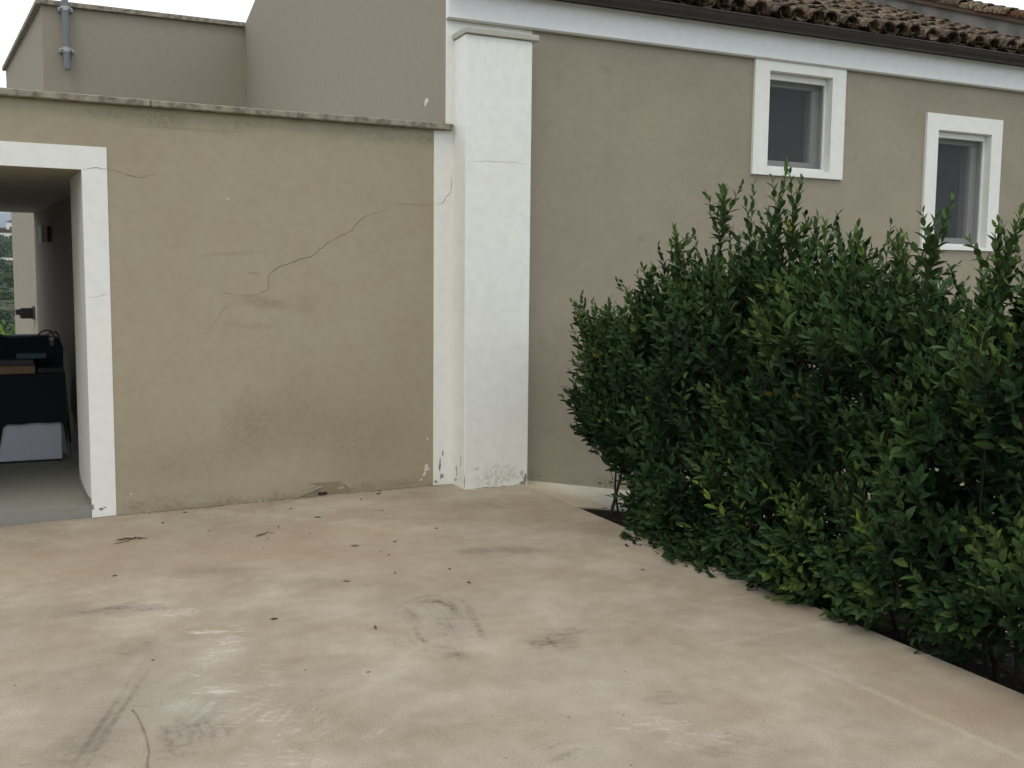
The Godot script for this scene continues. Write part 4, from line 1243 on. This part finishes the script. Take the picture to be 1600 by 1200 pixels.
func hedge() -> void:
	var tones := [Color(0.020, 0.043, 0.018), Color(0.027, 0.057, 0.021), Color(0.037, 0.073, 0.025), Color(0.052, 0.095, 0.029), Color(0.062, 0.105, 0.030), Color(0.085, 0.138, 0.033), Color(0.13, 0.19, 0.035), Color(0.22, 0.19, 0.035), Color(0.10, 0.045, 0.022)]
	var singles := []
	for c in tones:
		singles.append([leaf_mesh(0.49, 0.10, c), leaf_mesh(0.42, 0.20, c)])
	var plain := leaf_mesh(0.47, 0.14, Color.WHITE)
	var f := FastNoiseLite.new()
	f.seed = 15; f.frequency = 1.5; f.fractal_octaves = 2
	var zs := [-6.08, -5.5, -4.9, -4.3, -3.7, -3.1, -2.5]
	var says := [
		"leftmost laurel shrub of the hedge, bare stems showing at its foot by the path",
		"second laurel shrub from the left, rounded shoulder with one yellowish shoot on top",
		"third laurel shrub from the left, carrying the tallest thin shoot left of the upper window",
		"fourth laurel shrub from the left, tall shoots reaching under the upper window",
		"fifth laurel shrub from the left, dense top between the two windows",
		"sixth laurel shrub from the left, one lone shoot in front of the lower window",
		"nearest laurel shrub at the right edge of the photo, large leaves"]
	var tall := [
		[[3.55, -6.46, 1.46], [3.57, -6.12, 1.41], [3.57, -5.98, 1.38]],
		[[3.75, -5.85, 1.65], [3.75, -5.56, 1.95], [3.8, -5.3, 1.78]],
		[[3.75, -5.05, 2.19], [3.75, -4.82, 2.02], [3.72, -4.95, 1.85]],
		[[3.75, -4.57, 2.16], [3.75, -4.44, 2.17], [3.75, -4.13, 1.81], [3.75, -4.3, 1.85]],
		[[3.75, -3.95, 1.76], [3.75, -3.72, 1.81], [3.75, -3.61, 1.79], [3.75, -3.82, 1.74]],
		[[3.75, -3.48, 1.94], [3.75, -3.12, 1.82], [3.75, -3.22, 1.6], [3.7, -3.04, 1.86]],
		[[3.75, -2.9, 1.84], [3.75, -2.7, 1.8], [3.7, -2.5, 1.8]]]
	for i in zs.size():
		var base := Vector3(3.66 if i == 0 else 3.86 + rng.randf_range(-0.05, 0.05), -0.2, zs[i])
		var t := thing("laurel_shrub", base, says[i], "shrub", "laurel shrubs planted in a row as a hedge")
		# stems
		for s in (6 if i == 0 else 9):
			var a := Vector3(base.x + rng.randf_range(-0.18, 0.22), base.y - 0.03, base.z + rng.randf_range(-0.24, 0.24))
			if i == 0:
				a = Vector3(3.60 + 0.06 * s * rng.randf_range(0.6, 1.2), base.y, -6.12 + rng.randf_range(-0.04, 0.1))
			var hgt := minf(hedge_top(a.z) - 0.35, 1.35)
			var b := a + Vector3(rng.randf_range(-0.09, 0.09), 0.45, rng.randf_range(-0.1, 0.1))
			var e := Vector3(b.x + rng.randf_range(-0.12, 0.12), hgt, b.z + rng.randf_range(-0.15, 0.15))
			part("stem", Mb.new().tube(PackedVector3Array([a, a.lerp(b, 0.35) + Vector3(rng.randf_range(-0.025, 0.025), 0, rng.randf_range(-0.03, 0.03)), a.lerp(b, 0.7) + Vector3(rng.randf_range(-0.03, 0.03), 0, rng.randf_range(-0.03, 0.03)), b, b.lerp(e, 0.5) + Vector3(rng.randf_range(-0.04, 0.04), 0, rng.randf_range(-0.04, 0.04)), e]), rng.randf_range(0.006, 0.016), 0.004, 6), M.stem_bark, t)
		var leaves := []      # [Transform3D, tone, score]
		var twigs := Mb.new()
		for pl in 112:
			var z: float = zs[i] + rng.randf_range(-0.34, 0.34)
			if i == 0:
				z = zs[i] + rng.randf_range(-0.46, 0.34)
			var top := hedge_top(z)
			var low := lerpf(0.30, -0.04, smoothstep(-5.95, -5.4, z)) if z < -5.4 else (-0.10 if z < -4.3 else lerpf(-0.10, 0.0, smoothstep(-4.3, -3.1, z)))
			var kind := rng.randf() if pl < 96 or i == 0 else 0.0
			var o := Vector3()
			var nn := Vector3()
			var reach := rng.randf_range(0.20, 0.34)
			if kind < 0.60:
				var y := lerpf(low, top - 0.16, pow(rng.randf(), 0.9)) if pl < 96 else low + 0.25 * rng.randf() + 0.15 * smoothstep(-4.3, -3.3, z)
				var fx := 3.58 + 0.26 * f.get_noise_2d(y * 1.5, z * 1.8) - 0.05 * smoothstep(0.6, 0.25, y) * smoothstep(-5.7, -5.3, z) + 0.30 * smoothstep(top - 0.5, top, y)
				if z < -5.75:
					fx += 0.06 + 0.10 * smoothstep(0.6, 0.2, y)
				if i == 0:
					fx += smoothstep(-6.15, -6.55, z) * 0.12
				nn = Vector3(-1, 0.9 + 1.1 * rng.randf(), rng.randfn() * 0.3)
				if y < 0.25:
					nn = Vector3(-1, 0.15, rng.randfn() * 0.35)
					reach *= 0.85
				o = Vector3(fx + 0.16 * pow(rng.randf(), 2.0), y, z)
			elif kind < 0.86:
				reach = rng.randf_range(0.22, 0.46)
				o = Vector3(rng.randf_range(3.70, 4.35), top - 0.26 - 0.2 * pow(rng.randf(), 2.0) + 0.12 * f.get_noise_2d(z * 2.0, 9.0), z)
				nn = Vector3(rng.randfn() * 0.2 - 0.1, 1.0, rng.randfn() * 0.2)
			else:
				o = Vector3(4.42 - 0.25 * rng.randf(), lerpf(low + 0.2, top - 0.1, rng.randf()), z)
				nn = Vector3(1, 0.4, 0)
			if i == 0 and kind > 0.55 and rng.randf() < 0.4:
				o = Vector3(rng.randf_range(3.58, 3.95), lerpf(0.36, top - 0.12, rng.randf()), -6.36 - 0.08 * rng.randf())
				nn = Vector3(-0.3, 0.5, -0.8)
				reach *= 0.8
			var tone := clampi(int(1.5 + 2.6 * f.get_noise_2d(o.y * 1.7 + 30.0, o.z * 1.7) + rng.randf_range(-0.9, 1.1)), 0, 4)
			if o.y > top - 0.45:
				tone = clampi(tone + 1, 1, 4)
			var young := rng.randf()
			if young > 0.99:
				tone = 5 + rng.randi() % 2
			elif young > 0.92:
				tone = 4
			var size := rng.randf_range(0.064, 0.100)
			nn = nn.normalized()
			for k in rng.randi_range(5, 7):
				var dir := (nn + Vector3(rng.randfn(), rng.randfn() * 0.7 + 0.25, rng.randfn()) * 0.25).normalized()
				var from := o + Vector3(rng.randfn(), rng.randfn(), rng.randfn()) * 0.045
				shoot(leaves, twigs, from, dir, reach * rng.randf_range(0.7, 1.1), tone, size, 0.80)
		# leaves deep inside, which close the gaps
		for s in 1300:
			var z: float = zs[i] + rng.randf_range(-0.34, 0.34)
			var top := hedge_top(z)
			var o := Vector3(rng.randf_range(3.82, 4.5), lerpf((-0.12 if z < -4.0 else -0.02) if i > 0 else 0.35, top - 0.12, rng.randf()), z)
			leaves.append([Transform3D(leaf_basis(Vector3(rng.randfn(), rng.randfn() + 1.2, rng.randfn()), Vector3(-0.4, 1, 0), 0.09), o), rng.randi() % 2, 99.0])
		# low sparse leaves on the bare stems
		for s in 170 if i > 0 else 14:
			var z: float = zs[i] + rng.randf_range(-0.3, 0.3)
			var o := Vector3(base.x + rng.randf_range(-0.1, 0.75), rng.randf_range(-0.18, 0.25), z)
			if i == 0:
				o = Vector3(rng.randf_range(3.56, 3.8), rng.randf_range(-0.08, 0.22), -6.1 + rng.randf_range(-0.08, 0.1))
			var d := Vector3(rng.randfn(), rng.randf() * 0.5, rng.randfn())
			leaves.append([Transform3D(leaf_basis(d, Vector3(0, 1, 0), 0.06), o), 8 if (i == 0 and s == 3) else rng.randi() % 3, 0.0])
		# the tall leading shoots
		for q in tall[i]:
			var tip := Vector3(q[0], q[2], q[1])
			var len := rng.randf_range(0.42, 0.55) if q[2] > 1.7 else 0.32
			var root := tip - Vector3(rng.randf_range(-0.05, 0.05), len, rng.randf_range(-0.05, 0.05))
			shoot(leaves, twigs, root, (tip - root).normalized(), len, 3 if rng.randf() < 0.6 else 4, rng.randf_range(0.07, 0.09), 1.05)
			for k in 6:
				var m := root.lerp(tip, rng.randf_range(0.0, 0.6))
				shoot(leaves, twigs, m, Vector3(rng.randf_range(-0.5, 0.5), 1.0, rng.randf_range(-0.6, 0.6)).normalized(), rng.randf_range(0.12, 0.24), 3 + rng.randi() % 2, 0.07, 0.9)
		part("twigs", twigs, M.stem_bark, t).set_meta("kind", "stuff")
		leaves.sort_custom(func(a, b): return a[2] < b[2])
		var single := 230
		var list: Array[Transform3D] = []
		var cols := []
		for k in leaves.size():
			var tf: Transform3D = leaves[k][0]
			var tone: int = leaves[k][1]
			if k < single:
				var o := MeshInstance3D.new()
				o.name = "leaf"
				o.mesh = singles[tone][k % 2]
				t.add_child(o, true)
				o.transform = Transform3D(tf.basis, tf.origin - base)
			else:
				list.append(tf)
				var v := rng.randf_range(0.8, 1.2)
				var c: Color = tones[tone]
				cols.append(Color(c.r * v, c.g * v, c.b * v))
		copies("foliage", list, plain, t, cols)


func shoot(leaves: Array, twigs: Mb, o: Vector3, dir: Vector3, len: float, tone: int, size: float, density: float) -> void:
	var bend := Vector3(rng.randfn(), rng.randfn() + 0.8, rng.randfn()) * 0.12
	var mid := o + dir * len * 0.5
	var tip := o + dir * len + bend * len
	twigs.tube(PackedVector3Array([o - dir * 0.06, mid, tip]), 0.0028, 0.0012, 3, false)
	var n := int(len / 0.0165 * density)
	var ph := rng.randf() * TAU
	var a := (dir + bend).normalized()
	var u := a.cross(Vector3(0.37, 0.21, 0.9)).normalized()
	var w := a.cross(u)
	var cam := Vector3(0, 1.55, 0)
	for k in n:
		var s := (k + 0.6) / n
		var p := o.lerp(mid, s * 2.0) if s < 0.5 else mid.lerp(tip, s * 2.0 - 1.0)
		ph += 2.4 + rng.randf_range(-0.35, 0.35)
		var r := u * cos(ph) + w * sin(ph)
		var th := lerpf(0.9, 0.26, s) + rng.randf_range(-0.16, 0.16)
		var l := a * cos(th) + r * sin(th) + Vector3(0, -0.1, 0)
		var nn := a * sin(th) - r * cos(th)
		var sz := size * lerpf(1.08, 0.55, s * s) * rng.randf_range(0.8, 1.15)
		var tn := tone
		if s > 0.75 and tone >= 4 and rng.randf() < 0.5:
			tn = mini(tone + 1, 6)
		elif rng.randf() < 0.002:
			tn = 7
		elif rng.randf() < 0.25 and tone > 0:
			tn = tone - 1
		leaves.append([Transform3D(leaf_basis(l, nn, sz), p), tn, p.distance_to(cam) * 0.35 + maxf(0.0, p.x - 3.35) * 2.0 + (0.0 if p.y < 1.5 else -0.4)])


# ---------------------------------------------------------------- dry leaves on the concrete
func dry_mesh(wide: float, curl: float, col: Color) -> ArrayMesh:
	var mb := Mb.new()
	mb.col = col
	var n := 7
	for i in n:
		for s in [-1.0, 1.0]:
			var q := []
			for e in [[0, 0], [1, 0], [1, 1], [0, 1]]:
				var u := float(i + e[0]) / n
				var hw: float = sin(PI * pow(u, 0.8)) * wide * 0.5 * e[1]
				q.append(Vector3((u - 0.5), 0.02 + hw * curl * 1.4 + 0.16 * pow(u - 0.4, 2.0) * 2.0, s * hw * (1.0 - 0.3 * curl)))
			mb.quad(q[0], q[1], q[2], q[3], Vector3(0, 1, -s * curl).normalized())
	mb.tube(PackedVector3Array([Vector3(-0.5, 0.07, 0), Vector3(-0.68, 0.05, 0.04)]), 0.012, 0.008, 4)
	var m := mb.mesh()
	m.surface_set_material(0, M.dry)
	return m


func litter() -> void:
	var kinds := [dry_mesh(0.42, 0.35, Color(0.13, 0.085, 0.05)), dry_mesh(0.30, 0.9, Color(0.085, 0.055, 0.038)), dry_mesh(0.5, 0.15, Color(0.19, 0.135, 0.08)), dry_mesh(0.26, 0.6, Color(0.06, 0.045, 0.035))]
	var spots := [
		[1.67, -5.79, 0.060, 2, "largest flat brown dry leaf, on the concrete below the broken plaster patch"],
		[1.35, -4.35, 0.050, 1, "curled dark dry leaf nearest the camera in the middle of the concrete"],
		[2.00, -4.80, 0.038, 1, "dark dry leaf above the curved tyre scuffs on the concrete"],
		[0.96, -4.67, 0.040, 1, "dark crumpled dry leaf right of the white chalky marks"],
		[1.65, -6.60, 0.055, 3, "dark dry leaf just in front of the broken plaster at the wall"],
		[2.07, -7.00, 0.050, 1, "dry leaf standing on edge right of the hole at the wall foot"],
		[1.43, -5.12, 0.045, 2, "pale brown dry leaf left of a small dark one, mid concrete"],
		[1.71, -5.15, 0.030, 3, "small dark dry leaf right of the pale brown one, mid concrete"],
		[0.87, -7.15, 0.045, 3, "dark dry leaf against the wall foot near the white door frame"],
		[1.92, -5.78, 0.042, 2, "light brown dry leaf right of the largest flat one"],
		[2.25, -7.14, 0.055, 0, "brown dry leaf lying along the wall foot left of the pilaster"],
		[1.36, -6.46, 0.045, 3, "dark dry leaf between the wall and the pale leaf skeleton"],
		[2.26, -5.97, 0.034, 0, "small brown dry leaf in front of the pilaster"],
		[0.39, -4.38, 0.026, 3, "tiny black leaf scrap left of the chalky white dots"],
		[0.33, -5.76, 0.038, 0, "brown leaf scrap in front of the white door frame"],
		[2.96, -4.63, 0.030, 3, "dark leaf scrap near the hedge edge of the concrete"]]
	var small := [[1.29, -6.93], [1.55, -6.94], [1.77, -5.59], [1.79, -5.5], [2.00, -5.08], [1.17, -3.86], [2.47, -7.08], [0.94, -6.54], [1.17, -5.98], [1.24, -6.2], [1.5, -6.2], [2.1, -6.6], [0.7, -6.9]]
	for s in spots:
		var o := MeshInstance3D.new()
		o.name = numbered("dry_leaf")
		o.mesh = kinds[s[3]]
		add_child(o)
		var b := Basis(Vector3.UP, rng.randf() * TAU).scaled(Vector3.ONE * s[2])
		o.transform = Transform3D(b, Vector3(s[0], slab_y(s[0]) + 0.001, s[1]))
		tag(o, s[4], "leaf", "dry leaves on the concrete")
	var where := ["below the crack, close to the wall foot", "against the wall foot left of the broken plaster", "just below the largest flat dry leaf", "right below the largest flat dry leaf", "above the curled leaf over the tyre scuffs", "alone in the lower middle of the concrete", "at the wall foot beside the pilaster", "between the door sprig and the wall foot", "in front of the leaf skeleton", "beside the pale leaf skeleton", "between the skeleton and the broken plaster", "in front of the pilaster's left side", "between the door frame and the wall foot leaves"]
	for i in small.size():
		var s: Array = small[i]
		var o := MeshInstance3D.new()
		o.name = numbered("leaf_scrap")
		o.mesh = kinds[rng.randi() % 4]
		add_child(o)
		var b := Basis(Vector3.UP, rng.randf() * TAU).scaled(Vector3.ONE * rng.randf_range(0.018, 0.032))
		o.transform = Transform3D(b, Vector3(s[0], slab_y(s[0]) + 0.001, s[1]))
		tag(o, "tiny brown leaf scrap " + where[i], "leaf", "tiny leaf scraps on the concrete")
	# the dry sprig by the door and the leaf skeleton
	for s in [[0.47, -6.54, 0.11, "dry dark sprig with a thin stalk lying before the door frame", true], [1.24, -6.31, 0.07, "pale brown leaf skeleton lying flat in front of the wall", false]]:
		var t := thing("dry_sprig", Vector3(s[0], slab_y(s[0]), s[1]), s[3], "twig", "dry sprigs on the concrete")
		var mb := Mb.new()
		var y: float = slab_y(s[0]) + 0.004
		var k: float = s[2]
		mb.tube(PackedVector3Array([Vector3(s[0] - k * 0.9, y, s[1] + k * 0.7), Vector3(s[0] - k * 0.2, y + 0.004, s[1] + k * 0.5), Vector3(s[0] + k * 0.3, y + 0.012, s[1])]), 0.002, 0.003, 5)
		mb.tube(PackedVector3Array([Vector3(s[0] + k * 0.2, y + 0.01, s[1]), Vector3(s[0] + k * 0.9, y + 0.002, s[1] + k * 0.15)]), 0.002, 0.0015, 5)
		part("stalk", mb, M.twig_brown, t)
		for j in 4 if s[4] else 2:
			var o := MeshInstance3D.new()
			o.name = "leaf"
			o.mesh = kinds[3] if s[4] else kinds[2]
			t.add_child(o, true)
			o.transform = Transform3D(Basis(Vector3.UP, rng.randf_range(-0.6, 0.6) + PI * (j % 2)).scaled(Vector3.ONE * k * 0.6), Vector3((j - 1.5) * k * 0.3, 0.004, rng.randf_range(-0.2, 0.1) * k))
	# grit
	var grit := Mb.new()
	grit.tri(Vector3(-1, 0, -0.6), Vector3(1, 0, -0.4), Vector3(0.1, 1, 0.1), Vector3(0, 0.6, -1).normalized())
	grit.tri(Vector3(1, 0, -0.4), Vector3(0, 0, 1), Vector3(0.1, 1, 0.1), Vector3(1, 0.6, 0.5).normalized())
	grit.tri(Vector3(0, 0, 1), Vector3(-1, 0, -0.6), Vector3(0.1, 1, 0.1), Vector3(-1, 0.6, 0.5).normalized())
	grit.tri(Vector3(-1, 0, -0.6), Vector3(1, 0, -0.4), Vector3(0, 0, 1), Vector3(0, -1, 0))
	var gm := grit.mesh()
	gm.surface_set_material(0, M.dry)
	var list: Array[Transform3D] = []
	var cols := []
	for i in 560:
		var x := rng.randf_range(-0.9, 3.3)
		var z := rng.randf_range(-7.2, -2.2)
		if i < 430:
			z = -7.275 + 0.4 * pow(rng.randf(), 2.5)
		var sc := rng.randf_range(0.0015, 0.0045)
		list.append(Transform3D(Basis(Vector3.UP, rng.randf() * TAU).scaled(Vector3(sc, sc * 0.7, sc)), Vector3(x, slab_y(x) + 0.001, z)))
		cols.append(Color(0.09, 0.065, 0.045) if rng.randf() < 0.7 else Color(0.45, 0.43, 0.38))
	tag(copies("grit", list, gm, self, cols), "scattered crumbs and grit on the concrete forecourt", "grit")
	# leaf litter under the hedge
	list = []
	var lm: ArrayMesh = kinds[0]
	for i in 500:
		var x := rng.randf_range(3.43, 4.7)
		var z := rng.randf_range(-6.15, -1.5)
		var sc := rng.randf_range(0.04, 0.07)
		list.append(Transform3D(Basis.from_euler(Vector3(rng.randf_range(-0.4, 0.4), rng.randf() * TAU, rng.randf_range(-0.4, 0.4))).scaled(Vector3.ONE * sc), Vector3(x, -0.105 - 0.16 * (x - 3.4), z)))
	tag(copies("leaf_litter", list, lm, self), "brown fallen leaves covering the soil under the hedge", "leaf litter")
